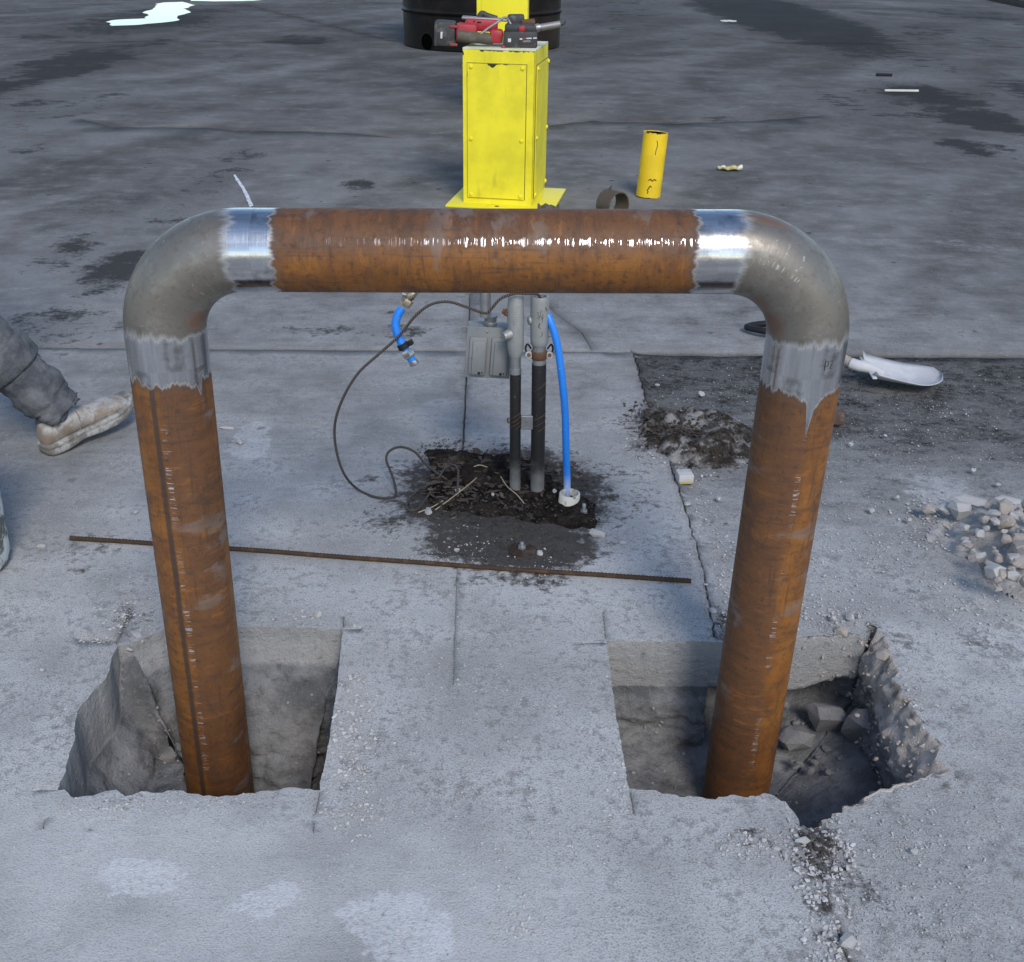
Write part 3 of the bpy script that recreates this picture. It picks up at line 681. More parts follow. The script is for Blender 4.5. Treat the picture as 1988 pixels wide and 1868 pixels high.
M_blue = NT('blue_tube'); _P = M_blue.coord(); _z = M_blue.sep(_P)[2]
_c = M_blue.mix(M_blue.noise(_P, 30, 4), (0.010, 0.17, 0.62), (0.014, 0.22, 0.74))
_c = M_blue.mix(M_blue.math('MULTIPLY', M_blue.rng(M_blue.math('ADD', _z, M_blue.math('MULTIPLY', M_blue.noise(_P, 40, 4), 0.05)), 0.13, 0.045), 0.7), _c, (0.50, 0.52, 0.54))
_c = M_blue.mix(M_blue.rng(M_blue.noise(_P, 190, 2), 0.73, 0.76), _c, (0.55, 0.6, 0.65))
M_blue = M_blue.out(_c, 0.38, 0)
M_brass = simple('nickel_brass', (0.50, 0.42, 0.32), 0.3, 0.9, 0.2, 40, 0.1, (0.2, 0.16, 0.12), 40, 0.5, 0.7)
M_nick = simple('nickel_fitting', (0.52, 0.51, 0.49), 0.28, 0.95, 0.15, 40, 0.1, (0.22, 0.2, 0.17), 40, 0.55, 0.75)
M_rusty = simple('rust_brown', (0.11, 0.055, 0.03), 0.7, 0.1, 0.45, 40, 0.5, (0.2, 0.1, 0.04), 30, 0.5, 0.7)
M_ink = simple('marker_ink', (0.06, 0.06, 0.065), 0.6, 0, 0.1)
YC = 2.736
def ring_marks(name, o_parent, c, r, strokes, w, mat, tilt=0):
    """pen strokes lying on an upright round body: points are (degrees round from the front, z)"""
    for k, st in enumerate(strokes):
        pts = []
        for a, z in st:
            an = math.radians(a); pts.append(Vector((c[0] + (r + 0.0004) * math.sin(an), c[1] - (r + 0.0004) * math.cos(an), z)))
        tube(name, pts, w, mat, o_parent, 5)
for st_k in ([(18, .741), (18.5, .760)], [(18.5, .760), (23, .758), (23, .750), (18.3, .749)], [(26, .757), (30, .759), (30, .753), (26.5, .744), (32, .744)]):
    ring_marks('pen_mark', frame, (0.514, YF), PR + 0.0012, [st_k], 0.0005, M_ink)
cd1 = wempty('electrical_conduit', (0.009, YC, 0)); tag(cd1, 'thin black coated conduit with grey sealing fitting on top, left of the two', 'conduit')
c1 = lambda z: Vector((0.009 - 0.012 * z, YC, z))
tube('coated_pipe', [c1(-0.03), c1(0.1), c1(0.25), c1(0.362)], 0.0150, M_coat, cd1, 20)
tube('threaded_nipple', [c1(0.361), c1(0.376), c1(0.377), c1(0.418)], [0.0158, 0.0158, 0.0142, 0.0142], M_galv, cd1, 20)
sf = tube('sealing_fitting', [c1(z) for z in (0.410, 0.414, 0.428, 0.440, 0.548, 0.556, 0.558, 0.574, 0.580)], [0.0165, 0.0175, 0.0205, 0.0218, 0.0218, 0.0205, 0.0200, 0.0200, 0.0185], M_cast, cd1, 28, sharp=35)
lathe('plug', [(0.013, 0), (0.013, 0.012), (0.0105, 0.015), (0.0105, 0.022)], M_cast, sf, 16, along(c1(0.475) + Vector((-0.012, -0.012, 0)), (-1, -0.55, -0.25)))
lathe('plug', [(0.010, 0), (0.010, 0.014), (0.007, 0.016), (0.007, 0.022)], M_rusty, sf, 6, along(c1(0.524) + Vector((-0.014, 0.0, 0)), (-1, 0.1, 0.35)))
for k in range(6):                                   # raised foundry lettering, too worn to read
    box('cast_letter', c1(0.505 + 0.0062 * k) + Vector((-0.001, -0.0216, 0)), (0.009, 0.0016, 0.0036), M_cast, sf, 0.0004)
tube('nipple', [c1(0.578), c1(0.60), c1(0.635)], 0.0150, M_galv, cd1, 18)
cap_top = c1(0.635)
lathe('coupling', [(0.019, 0), (0.020, 0.003), (0.020, 0.03), (0.018, 0.034)], M_galv, cd1, 8, Matrix.Translation(cap_top))
BX = PY(945, 683, 2.795)
ftop = BX + Vector((-0.004, 0.0, 0.078))
flex_pts = smooth_path([cap_top + Vector((0, 0, 0.03)), cap_top + Vector((-0.004, 0.008, 0.055)), cap_top + Vector((-0.03, 0.035, 0.072)), ftop + Vector((0.006, 0.0, 0.16)), ftop + Vector((0, 0, 0.12)), ftop + Vector((0, 0, 0.02))], 10)
tube('flexible_conduit', flex_pts, [0.0148 + 0.0006 * (i % 2) for i in range(len(flex_pts))], M_galv, cd1, 16, sharp=80)
ob = empty('outlet_box', BX + Vector((0, 0, -0.074)), math.radians(-2)); ob.rotation_euler = (math.radians(3), math.radians(3.5), math.radians(4))
tag(ob, 'grey metal outlet box with two flip covers hanging beside the conduits', 'outlet box')
box('box_body', (0, 0.022, 0.074), (0.116, 0.046, 0.142), M_boxm, ob, 0.004)
fp = box('cover_plate', (0, -0.003, 0.074), (0.122, 0.0045, 0.146), M_boxm, ob, 0.0015)
for sx in (-0.029, 0.029):
    fc = box('flip_cover', (sx, -0.0085, 0.066), (0.047, 0.008, 0.108), M_boxm, ob, 0.0038)
    box('lid_panel', (sx + 0.003, -0.0145, 0.062), (0.036, 0.006, 0.096), M_boxm, fc, 0.0028)
    box('latch', (sx + 0.006, -0.0165, 0.020), (0.007, 0.006, 0.007), M_dark, fc, 0.001)
    box('latch_pin', (sx + 0.014, -0.0165, 0.0215), (0.003, 0.005, 0.004), M_dark, fc, 0.0006)
lathe('screw', [(0.003, 0), (0.003, 0.002), (0.001, 0.0025)], M_nick, fp, 12, along((-0.008, -0.0052, 0.135), (0, -1, 0)))
lathe('mounting_ear', [(0.0095, 0), (0.0095, 0.003)], M_galv, ob, 18, along((-0.068, 0.004, 0.132), (0, 1, 0)))
lathe('connector', [(0.018, 0), (0.019, 0.002), (0.019, 0.010), (0.0165, 0.012), (0.0165, 0.022), (0.018, 0.024), (0.018, 0.030)], M_galv, ob, 12, Matrix.Translation((0.0, 0.018, 0.144)))
cd2 = wempty('electrical_conduit', (0.071, YC + 0.003, 0)); tag(cd2, 'thicker black coated conduit with open grey coupling and pipe clamp, right of the two', 'conduit')
c2 = lambda z: Vector((0.071 - 0.012 * z, YC + 0.003, z))
tube('coated_pipe', [c2(-0.03), c2(0.1), c2(0.25), c2(0.388)], 0.0192, M_coat, cd2, 22)
tube('threaded_nipple', [c2(0.385), c2(0.43), c2(0.452)], 0.0178, M_galv, cd2, 22)
cp2 = tube('coupling', [c2(z) for z in (0.440, 0.446, 0.456, 0.50, 0.555, 0.566, 0.572)], [0.0205, 0.0228, 0.0238, 0.0242, 0.0245, 0.0245, 0.0235], M_cast, cd2, 30, sharp=35, inner=0.0175)
lathe('plug', [(0.012, 0), (0.012, 0.006), (0.008, 0.009)], M_cast, cp2, 14, along(c2(0.507) + Vector((-0.022, 0.0, 0)), (-1, -0.2, 0)))
cc = c2(0.507)
ring_marks('pen_mark', cp2, cc, 0.0242, [[(-18, .535), (-8, .537), (-14, .529), (-6, .527), (-12, .520), (-20, .521)], [(8, .541), (-6, .516)], [(6, .527), (10, .518), (22, .521)], [(18, .532), (15, .510)], [(-2, .508), (-6, .500), (0, .494)], [(4, .505), (-10, .499), (4, .492)], [(14, .484), (18, .476), (10, .470)], [(36, .55), (40, .538)], [(30, .545), (46, .542)]], 0.00075, M_ink)
clm = tube('pipe_clamp', [c2(0.402), c2(0.405), c2(0.422), c2(0.425)], [0.0195, 0.0212, 0.0212, 0.0195], M_rusty, cd2, 22)
for sx in (-1, 1):
    e_ = c2(0.413) + Vector((0.027 * sx, -0.004, 0.001))
    lathe('clamp_ear', [(0.0095, -0.003), (0.0105, 0), (0.0095, 0.003)], M_galv, clm, 14, along(e_, (0.0, -1, 0.25)))
    lathe('clamp_bolt', [(0.0055, 0), (0.0055, 0.006)], M_rusty, clm, 6, along(e_ + Vector((0, -0.002, 0)), (0.0, -1, 0.25)))
    tube('clamp_hook', smooth_path([e_ + Vector((-0.006 * sx, 0.012, 0.012)), e_ + Vector((0.004 * sx, 0.014, 0.024)), e_ + Vector((0.009 * sx, 0.012, 0.012)), e_ + Vector((0.004 * sx, 0.008, 0))], 5), 0.0026, M_dark, clm, 8)
# strap joining the two conduits and tie wires wound round them
st_ = wempty('conduit_strap', (0.038, YC, 0.225)); tag(st_, 'short galvanised strap bridging the gap between the two black conduits', 'strap')
bm = bmesh.new(); bm_box(bm, (0.0385, YC - 0.004, 0.222), (0.034, 0.010, 0.040), 0.002); bmobj('strap_plate', bm, M_galv, st_)
tube('strap_bolt', [Vector((0.0385, YC - 0.015, 0.224)), Vector((0.0385, YC - 0.008, 0.224))], 0.006, M_galv, st_, 6)
tube('strap_hook', smooth_path([Vector((-0.010, YC - 0.010, 0.222)), Vector((-0.014, YC - 0.014, 0.228)), Vector((-0.013, YC - 0.016, 0.240))], 4), 0.0022, M_rusty, st_, 6)
def winding(name, cf, r, z0, z1, turns, w, label):
    pts = []
    n = int(turns * 14)
    for k in range(n + 1):
        t_ = k / n; a = 2 * math.pi * turns * t_; c = cf(z0 + (z1 - z0) * t_ + 0.008 * math.sin(a))
        pts.append(c + Vector((math.sin(a), -math.cos(a), 0)) * (r + w * 0.6))
    o = tube(name, pts, w, M_rusty, None, 5); tag(o, label, 'wire'); return o
winding('tie_wire', c1, 0.0150, 0.205, 0.245, 3.2, 0.0009, 'thin rusty tie wire wound round the left black conduit')
winding('tie_wire', c2, 0.0192, 0.20, 0.25, 2.6, 0.0009, 'thin rusty tie wire wound round the right black conduit near the strap')
winding('tie_wire', c2, 0.0192, 0.29, 0.345, 1.6, 0.0008, 'thin tie wire wound high round the right black conduit')
# blue tube with valve
def pts_Y(L): return [PY(x, y, Y) for x, y, Y in L]
bt = wempty('air_line', (0.155, 2.70, 0)); tag(bt, 'bright blue air tube rising from a white stub and looping to a brass valve', 'air line')
main = [G(1101, 982) + Vector((0, 0, -0.03))] + pts_Y([(1101, 940, 2.70), (1099, 880, 2.70), (1097, 800, 2.705), (1091, 735, 2.71), (1082, 670, 2.72), (1070, 628, 2.73), (1055, 597, 2.75), (1036, 570, 2.78), (1000, 520, 2.80), (940, 490, 2.79), (870, 500, 2.76), (830, 532, 2.74), (812, 556, 2.735)])
tube('blue_tube', smooth_path(main, 6), 0.0098, M_blue, bt, 16)
v0, v1 = PY(812, 554, 2.735), PY(777, 603, 2.73)
vd = (v1 - v0)
vl = lathe('ball_valve', [(0.012, 0), (0.013, 0.004), (0.013, 0.014), (0.010, 0.017), (0.0125, 0.022), (0.0125, 0.040), (0.010, 0.043)], M_brass, bt, 16, along(v0, vd))
lathe('hex_nut', [(0.0155, 0.043), (0.0165, 0.045), (0.0165, 0.062), (0.0155, 0.064)], M_brass, bt, 6, along(v0, vd))
lathe('hex_nut', [(0.0145, 0.001), (0.0155, 0.003), (0.0155, 0.015), (0.0145, 0.017)], M_brass, vl, 6, along(v0, vd))
lathe('stem', [(0.004, 0), (0.004, 0.014), (0.006, 0.015), (0.006, 0.021), (0.003, 0.022)], M_nick, vl, 10, along(v0 + vd * 0.45, (-0.9, -0.2, 0.45)))
tail = pts_Y([(781, 598, 2.73), (772, 612, 2.725), (768, 632, 2.72), (773, 652, 2.715), (783, 672, 2.71), (794, 690, 2.71), (803, 704, 2.71)])
tp = smooth_path(tail, 6)
tube('blue_tube', tp, 0.0112, M_blue, bt, 16)
q = tail[4]; d_ = (tail[5] - tail[3]).normalized(); xx = d_.cross(Vector((0, -1, 0))).normalized()
col_ = lathe('hose_clamp', [(0.0135, -0.008), (0.0155, -0.007), (0.0155, 0.007), (0.0135, 0.008)], M_dark, bt, 18, along(q, d_))
box('clamp_tab', q - xx * 0.021, (0.016, 0.012, 0.013), M_dark, col_, 0.001, d_.to_track_quat('Z', 'Y').to_matrix())
lathe('hex_nut', [(0.0155, -0.011), (0.0170, -0.009), (0.0170, 0.009), (0.0155, 0.011)], M_nick, bt, 6, along(tail[5] - d_ * 0.006, d_))
lathe('end_ferrule', [(0.0115, -0.007), (0.0125, -0.006), (0.0125, 0.005), (0.0115, 0.007)], M_nick, bt, 16, along(tail[6], d_))
M_pvc = simple('white_pvc', (0.62, 0.59, 0.50), 0.5, 0, 0.1, 30, 0.1, (0.20, 0.17, 0.14), 40, 0.52, 0.68)
pv = G(1103, 985); ps = tube('pipe_stub', [pv + Vector((0.000, 0, -0.04)), pv, pv + Vector((0.003, 0.002, 0.040)), pv + Vector((0.003, 0.002, 0.043))], [0.0285, 0.0285, 0.0285, 0.0275], M_pvc, None, 32, inner=0.0235)
lathe('stub_shade_plug', [(0.0230, -0.03), (0.0230, 0.012)], M_dark, ps, 20, Matrix.Translation(pv + Vector((0.001, 0.001, 0))))  # dark plug painting the shaded inside of the stub
tag(ps, 'cream white plastic pipe stub in the soil round the blue tube', 'pipe stub')
# the loose stiff cable
M_cable = NT('twisted_cable'); _P = M_cable.coord('UV'); _w = M_cable.sep(_P)
_s = M_cable.math('SINE', M_cable.math('ADD', M_cable.math('MULTIPLY', _w[0], 900), M_cable.math('MULTIPLY', _w[1], 12.566)))
_c = M_cable.mix(M_cable.rng(_s, -0.6, 0.6), (0.030, 0.024, 0.020), (0.115, 0.095, 0.080))
M_cable = M_cable.out(_c, 0.6, 0.3, M_cable.bump(_s, 0.5, 0.002))
cab = [c2(0.545) + Vector((0.0, 0.006, 0)), c2(0.572) + Vector((-0.004, -0.004, 0.004)), c1(0.588) + Vector((0.022, -0.030, 0.0))]
cab += pts_Y([(1000, 570, 2.70), (972, 580, 2.69), (952, 602, 2.69), (940, 608, 2.69), (905, 596, 2.69), (870, 586, 2.69), (835, 592, 2.69), (805, 615, 2.69), (775, 652, 2.69), (735, 688, 2.68), (695, 725, 2.67), (665, 775, 2.66), (650, 825, 2.65), (653, 875, 2.65), (668, 920, 2.64)])
cab += [G(692, 948, 0.012), G(725, 964, 0.005), G(757, 967, 0.005), G(769, 957, 0.006), G(762, 925, 0.03), G(750, 893, 0.06), G(757, 875, 0.075), G(780, 868, 0.08), G(806, 878, 0.07), G(825, 900, 0.045), G(848, 918, 0.035), G(868, 932, 0.02)]
o = tube('cable', smooth_path(cab, 7), 0.0036, M_cable, None, 8); tag(o, 'long stiff dark twisted cable looping from the open conduit down to the slab', 'cable')
cab2 = [G(850, 930, 0.03), G(862, 912, 0.05), G(880, 903, 0.07), G(889, 912, 0.075), G(889, 935, 0.05), G(888, 956, 0.025)]
o = tube('cable', smooth_path(cab2, 6), 0.0034, M_cable, None, 8); tag(o, 'short bent cable end arching over the dark soil', 'cable')
cab3 = [G(860, 935, 0.03), G(830, 942, 0.02), G(805, 958, 0.008), G(791, 976, 0.005), G(792, 990, 0.005), G(808, 990, 0.006), G(822, 975, 0.012), G(836, 955, 0.02)]
o = tube('cable', smooth_path(cab3, 6), 0.0032, M_cable, None, 8); tag(o, 'small grey cable loop lying at the left edge of the dark soil', 'cable')

# ------------------------------------------------------------------ soil patch, mounds
def soil_material(name, c0, c1_, dustc, dust_amt):
    t = NT(name); P = t.coord(); n1 = t.noise(P, 28, 6, 0.7); n2 = t.noise(P, 150, 4, 0.7); n3 = t.noise(P, 7, 4, 0.6)
    col = t.mix(t.rng(n1, 0.3, 0.7), c0, c1_); col = t.mix(t.rng(n2, 0.5, 0.75), col, tuple(x * 0.45 for x in c0))
    nrm = t.n.new('ShaderNodeNewGeometry'); nz = t.sep(nrm.outputs['Normal'])[2]
    dm = t.math('MULTIPLY', t.rng(t.math('ADD', n3, t.math('MULTIPLY', n1, 0.5)), 0.95 - dust_amt, 1.2 - dust_amt), t.rng(nz, 0.3, 0.9))
    col = t.mix(dm, col, dustc)
    return t.out(col, 0.95, 0, t.bump(t.math('ADD', n1, t.math('MULTIPLY', n2, 0.5)), 1.0, 0.012), 0.05)
M_soil = soil_material('dark_soil', (0.010, 0.008, 0.0065), (0.046, 0.037, 0.030), (0.12, 0.11, 0.10), 0.10)
M_heap = soil_material('dusty_soil', (0.022, 0.018, 0.015), (0.095, 0.082, 0.070), (0.30, 0.29, 0.28), 0.26)
M_rubm = soil_material('rubble_dust', (0.20, 0.175, 0.155), (0.36, 0.325, 0.295), (0.44, 0.425, 0.41), 0.45)
def mound(name, poly, hfn, mat, st=0.009, z0=-0.004):
    xs = [p[0] for p in poly]; ys = [p[1] for p in poly]; V, idx, Fc = [], {}, []
    nx, ny = int((max(xs) - min(xs)) / st) + 2, int((max(ys) - min(ys)) / st) + 2
    def inside(p):
        d = min(seg_dist(p, poly[i], poly[i - 1]) for i in range(len(poly)))
        return d if pip(p, poly) else -d
    for j in range(ny):
        for i in range(nx):
            p = (min(xs) + i * st, min(ys) + j * st); w = p[0] + 0.012 * noise.noise(Vector((p[0] * 30, p[1] * 30, 2))), p[1] + 0.012 * noise.noise(Vector((p[0] * 30, p[1] * 30, 7)))
            d = inside(w)
            if d > -st * 1.5: idx[i, j] = len(V); V.append((p[0], p[1], z0 + (hfn(p, d) if d > 0 else -0.006)))
    for j in range(ny - 1):
        for i in range(nx - 1):
            q = [idx.get(k) for k in ((i, j), (i + 1, j), (i + 1, j + 1), (i, j + 1))]
            if None not in q: Fc.append(q)
    return mobj(name, V, Fc, mat)
def soil_h(p, d):
    h = sstep(0, 0.05, d) * (0.010 + 0.020 * max(0, fbm(p, 9, 3, 2) + 0.4) + 0.010 * fbm(p, 34, 4, 5))
    back = sstep(2.66, 2.85, p[1] + 0.25 * (p[0] + 0.1)); return h * (0.65 + 0.75 * back) + 0.004 * sstep(0, .02, d)
o = mound('soil', SOIL, soil_h, M_soil); stuff(o)
HEAP = gpoly([(1222, 815), (1235, 790), (1262, 785), (1300, 800), (1330, 790), (1375, 795), (1430, 808), (1462, 835), (1460, 880), (1420, 900), (1360, 908), (1300, 900), (1255, 880), (1225, 850)])
o = mound('soil_heap', HEAP, lambda p, d: sstep(0, 0.10, d) * (0.040 + 0.040 * fbm(p, 8, 4, 31)) + sstep(0, .03, d) * (0.016 * fbm(p, 30, 4, 8) + 0.016 * (0.4 - noise.voronoi(Vector((p[0] * 34, p[1] * 34, 1)))[0][0])), M_heap)
tag(o, 'low heap of dark soil dusted white behind the right leg', 'heap')
RUB = gpoly([(1800, 1040), (1835, 1000), (1880, 985), (1960, 975), (2060, 975), (2100, 1060), (2090, 1170), (2000, 1165), (1960, 1150), (1925, 1125), (1905, 1090), (1850, 1065)])
o = mound('rubble_heap', RUB, lambda p, d: sstep(0, 0.22, d) * (0.080 + 0.045 * fbm(p, 7, 4, 12)) + sstep(0, .03, d) * (0.012 * fbm(p, 30, 4, 8) + 0.022 * (0.4 - noise.voronoi(Vector((p[0] * 26, p[1] * 26, 1)))[0][0])), M_rubm)
tag(o, 'dusty beige heap of broken concrete at the right edge', 'heap')

# ------------------------------------------------------------------ rebar, anchors, small metal
M_rebar = simple('rusty_rebar', (0.058, 0.038, 0.026), 0.85, 0.0, 0.5, 60, 0.5, (0.11, 0.062, 0.032), 30, 0.5, 0.7, 0.15)
a_, b_ = G(136, 1045, 0.007), G(1342, 1128, 0.007)
bar = wempty('rebar', a_); tag(bar, 'long thin rusty rebar lying on the slab across the frame', 'rebar')
nseg = 60
tube('bar_core', [a_.lerp(b_, k / nseg) + Vector((0, 0.003 * math.sin(k * 0.11), 0.0006 * math.sin(k * 0.4))) for k in range(nseg + 1)], 0.0056, M_rebar, bar, 10)
V, Fc = [], []
d_ = (b_ - a_).normalized(); sd_ = d_.cross(Vector((0, 0, 1))).normalized(); up_ = sd_.cross(d_); Lb = (b_ - a_).length
k = 0
while k * 0.009 < Lb - 0.01:
    s_ = 0.005 + k * 0.009; kk = s_ / Lb * nseg
    c = a_ + d_ * s_ + Vector((0, 0.003 * math.sin(kk * 0.11), 0.0006 * math.sin(kk * 0.4))); b0 = len(V)
    for sgn in (-1, 1):
        for j in range(7):
            an = math.pi * (j / 6) ; r = 0.0066 if 0 < j < 6 else 0.005
            V.append(c + d_ * (sgn * 0.0014 + 0.002 * math.cos(an)) + (sd_ * math.cos(an) + up_ * math.sin(an)) * r)
    for j in range(6): Fc.append((b0 + j, b0 + j + 1, b0 + 8 + j, b0 + 7 + j))
    k += 1
stuff(mobj('rib', V, Fc, M_rebar, bar))
M_disc = simple('soiled_rust', (0.040, 0.027, 0.020), 0.85, 0, 0.5, 60, 0.4, (0.075, 0.062, 0.052), 40, 0.5, 0.65, 0.1)
def anchor(px, py, label, plate):
    p = G(px, py); e = empty('anchor_bolt', p); tag(e, label, 'anchor bolt')
    if plate: lathe('washer_plate', [(0.036, -0.002), (0.036, 0.004), (0.030, 0.007), (0.012, 0.009)], M_disc, e, 24)
    lathe('nut', [(0.0095, 0.006), (0.0105, 0.007), (0.0105, 0.014), (0.0095, 0.016)], M_galv, e, 6)
    lathe('stud', [(0.0055, 0.0), (0.0055, 0.024 if plate else 0.032), (0.0045, 0.026 if plate else 0.034)], M_galv, e, 12)
anchor(1013, 1070, 'rusty round anchor plate with a bolt in front of the soil', True)
anchor(1133, 1000, 'bare anchor bolt with nut standing at the right edge of the soil', False)

# ------------------------------------------------------------------ yellow pedestals, tank, bollard pieces
def yellow(name, c, chip):
    t = NT(name); P = t.coord(); n1 = t.noise(P, 6, 5, 0.6); n2 = t.noise(P, 35, 6, 0.7)
    col = t.mix(t.rng(n1, 0.35, 0.65), tuple(x * 0.88 for x in c), tuple(min(1, x * 1.06) for x in c))
    col = t.mix(t.math('MULTIPLY', t.rng(t.noise(t.mapping(P, (6, 6, 1.2)), 3, 5), 0.58, 0.75), 0.4), col, (c[0] * 0.5, c[1] * 0.5, 0.03))
    cm = t.rng(t.math('ADD', t.attr('chip'), t.math('MULTIPLY', t.math('SUBTRACT', n2, 0.5), 1.3)), chip, chip + 0.05)
    col = t.mix(cm, col, (0.018, 0.017, 0.016))
    return t.out(col, t.rng(n2, 0.3, 0.7, 0.38, 0.55), 0, t.bump(t.math('ADD', n2, t.math('MULTIPLY', cm, -1.5)), 0.2, 0.003))
M_yel = yellow('yellow_paint', (0.78, 0.67, 0.020), 0.50); M_yel2 = yellow('golden_yellow_paint', (0.78, 0.53, 0.012), 0.56)
M_yplain = simple('yellow_paint_plain', (0.78, 0.67, 0.020), 0.45, 0, 0.08, 10, 0.1, (0.45, 0.38, 0.03), 9, 0.60, 0.75)
M_top = simple('dusty_yellow_top', (0.52, 0.52, 0.30), 0.7, 0, 0.1, 12, 0.1, (0.62, 0.63, 0.58), 6, 0.45, 0.6)
def grid_panel(name, x0, x1, z0, z1, y, mat, parent, chipfn, th=0.004, n=(20, 40), axis='y', flip=1):
    V, Fc, ch = [], [], []
    for j in range(n[1] + 1):
        for i in range(n[0] + 1):
            x = x0 + (x1 - x0) * i / n[0]; z = z0 + (z1 - z0) * j / n[1]
            V.append((x, y, z) if axis == 'y' else (y, x, z)); ch.append(chipfn((x - x0) / (x1 - x0), (z - z0) / (z1 - z0)))
    for j in range(n[1]):
        for i in range(n[0]):
            q = (j * (n[0] + 1) + i, j * (n[0] + 1) + i + 1, (j + 1) * (n[0] + 1) + i + 1, (j + 1) * (n[0] + 1) + i); Fc.append(q)
    b = len(V); ring = [i for i in range(n[0] + 1)] + [(j + 1) * (n[0] + 1) - 1 for j in range(1, n[1] + 1)] + [n[1] * (n[0] + 1) + i for i in range(n[0] - 1, -1, -1)] + [j * (n[0] + 1) for j in range(n[1] - 1, 0, -1)]
    for r in ring:
        v = V[r]; V.append((v[0], v[1] + th, v[2]) if axis == 'y' else (v[0] - th, v[1], v[2])); ch.append(ch[r])
    m_ = len(ring)
    for k in range(m_): Fc.append((ring[k], b + k, b + (k + 1) % m_, ring[(k + 1) % m_]))
    o = mobj(name, V, Fc, mat, parent, False, None, {'chip': ch}); return o
PHI = math.radians(-9.5); ped0 = G(900, 397)
PW, PD, PH = 0.388, 0.46, 0.815
ped = empty('steel_pedestal', ped0, PHI); tag(ped, 'bright yellow steel pedestal with bolted panels carrying the tools', 'pedestal')
pl = box('base_plate', (0.215, 0.20, 0.006), (0.60, 0.57, 0.012), M_yplain, ped, 0.002)
box('shell', (PW / 2, PD / 2 + 0.003, PH / 2 + 0.006), (PW - 0.004, PD - 0.006, PH - 0.012), M_yplain, ped, 0.004)
def frame_chip(u, v):
    return (0.75 if v > 0.985 and 0.25 < u < 0.97 else 0) + (0.6 if u < 0.04 and v > 0.955 else 0)
ff = grid_panel('front_face', 0, PW, 0.012, PH, -0.0, M_yel, ped, lambda u, v: 0.62 * sstep(0.972, 0.995, v) * sstep(0.05, 0.3, u) + 0.62 * sstep(0.06, 0.02, u) * sstep(0.93, 0.97, v), 0.006, (30, 60))
M_gap = simple('seam_shade_and_grime', (0.16, 0.13, 0.015), 0.7, 0, 0.3, 30)  # dark tone painting the gap shadow and grime round the panels
box('panel_seam', ((0.026 + PW - 0.045) / 2, 0.0005, PH / 2 - 0.0115), (PW - 0.071 + 0.007, 0.006, PH - 0.113 + 0.007), M_gap, ped, 0.001)
box('panel_seam', (PW + 0.001, PD / 2 + 0.005, PH / 2 - 0.0125), (0.008, PD - 0.05 + 0.008, PH - 0.125 + 0.008), M_gap, ped, 0.001)
fpn = grid_panel('access_panel', 0.026, PW - 0.045, 0.045, PH - 0.068, -0.0085, M_yel, ped, lambda u, v: 0.60 * sstep(0.97, 0.995, v) * sstep(0.25, 0.4, u) * sstep(0.95, 0.6, u) + 0.52 * sstep(0.07, 0.02, abs(u - 0.42)) * sstep(0.93, 0.99, v) + 0.55 * sstep(0.04, 0.01, u) * sstep(0.06, 0.02, abs(v - 0.915)), 0.005, (24, 50))
rfc = grid_panel('side_face', 0, PD, 0.012, PH, PW + 0.001, M_yel, ped, lambda u, v: 0.5 * sstep(0.98, 1, v), 0.006, (16, 40), 'x')
rpn = grid_panel('access_panel', 0.03, PD - 0.02, 0.05, PH - 0.075, PW + 0.009, M_yel, ped, lambda u, v: 0.0, 0.006, (12, 30), 'x')
box('top_plate', (PW / 2, PD / 2, PH + 0.004), (PW + 0.002, PD + 0.002, 0.010), M_top, ped, 0.002)
def bolt(parent, p, d): lathe('bolt', [(0.0105, -0.001), (0.011, 0.0035), (0.0085, 0.0075), (0.003, 0.009)], M_yplain, parent, 10, along(p, d))
for u in (0.045, PW - 0.065):
    for z in (0.062, 0.36, PH - 0.085): bolt(fpn, (u, -0.007, z), (0, -1, 0))
for y in (0.048, PD - 0.035):
    for z in (0.065, 0.37, PH - 0.09): bolt(rpn, (PW + 0.009, y, z), (1, 0, 0))
for z in (0.06, 0.37, PH - 0.085): bolt(ped, (-0.0, 0.03, z), (-1, 0, 0))
lathe('anchor_hole', [(0.012, 0.0), (0.012, 0.0135)], M_dark, pl, 14, Matrix.Translation((0.20, -0.055, 0)))
p2 = G(973, 225)
ped2 = empty('steel_pedestal', p2 + Vector((-0.21, 0, 0)), math.radians(-2)); tag(ped2, 'tall yellow steel pedestal standing behind the tools before the black tank', 'pedestal')
box('base_plate', (0.21, 0.19, 0.006), (0.60, 0.56, 0.012), M_yplain, ped2, 0.002)
box('shell', (0.21, 0.19, 0.79), (0.40, 0.38, 1.55), M_yplain, ped2, 0.006)
box('access_panel', (0.205, -0.003, 0.80), (0.315, 0.008, 1.40), M_yplain, ped2, 0.003)
# black tank far behind
M_tank = simple('black_tank_paint', (0.0075, 0.007, 0.0068), 0.5, 0.0, 0.35, 4, 0.1, (0.030, 0.020, 0.015), 1.6, 0.45, 0.75, 0.12)
TC = Vector((-0.47, 15.05, 0)); TR = 0.985
tank = empty('steel_tank', TC); tag(tank, 'large round black steel tank with a rolled rib far behind the pedestals', 'tank')
lathe('shell', [(TR - 0.012, 0.0), (TR, 0.012), (TR, 0.395), (TR + 0.018, 0.405), (TR + 0.026, 0.425), (TR + 0.018, 0.445), (TR + 0.002, 0.455), (TR + 0.002, 2.30), (TR - 0.02, 2.34), (0.02, 2.40)], M_tank, tank, 72)
hd = (PY(822, 82, 14.25) - TC); hd.z = 0; hd.normalize(); hz = PY(822, 82, 14.25).z
M_void = simple('void_and_hose_black', (0.002, 0.002, 0.002), 0.9, 0, 0.1, spec=0.0)  # near black: paints the dark inside openings, also colours the hose
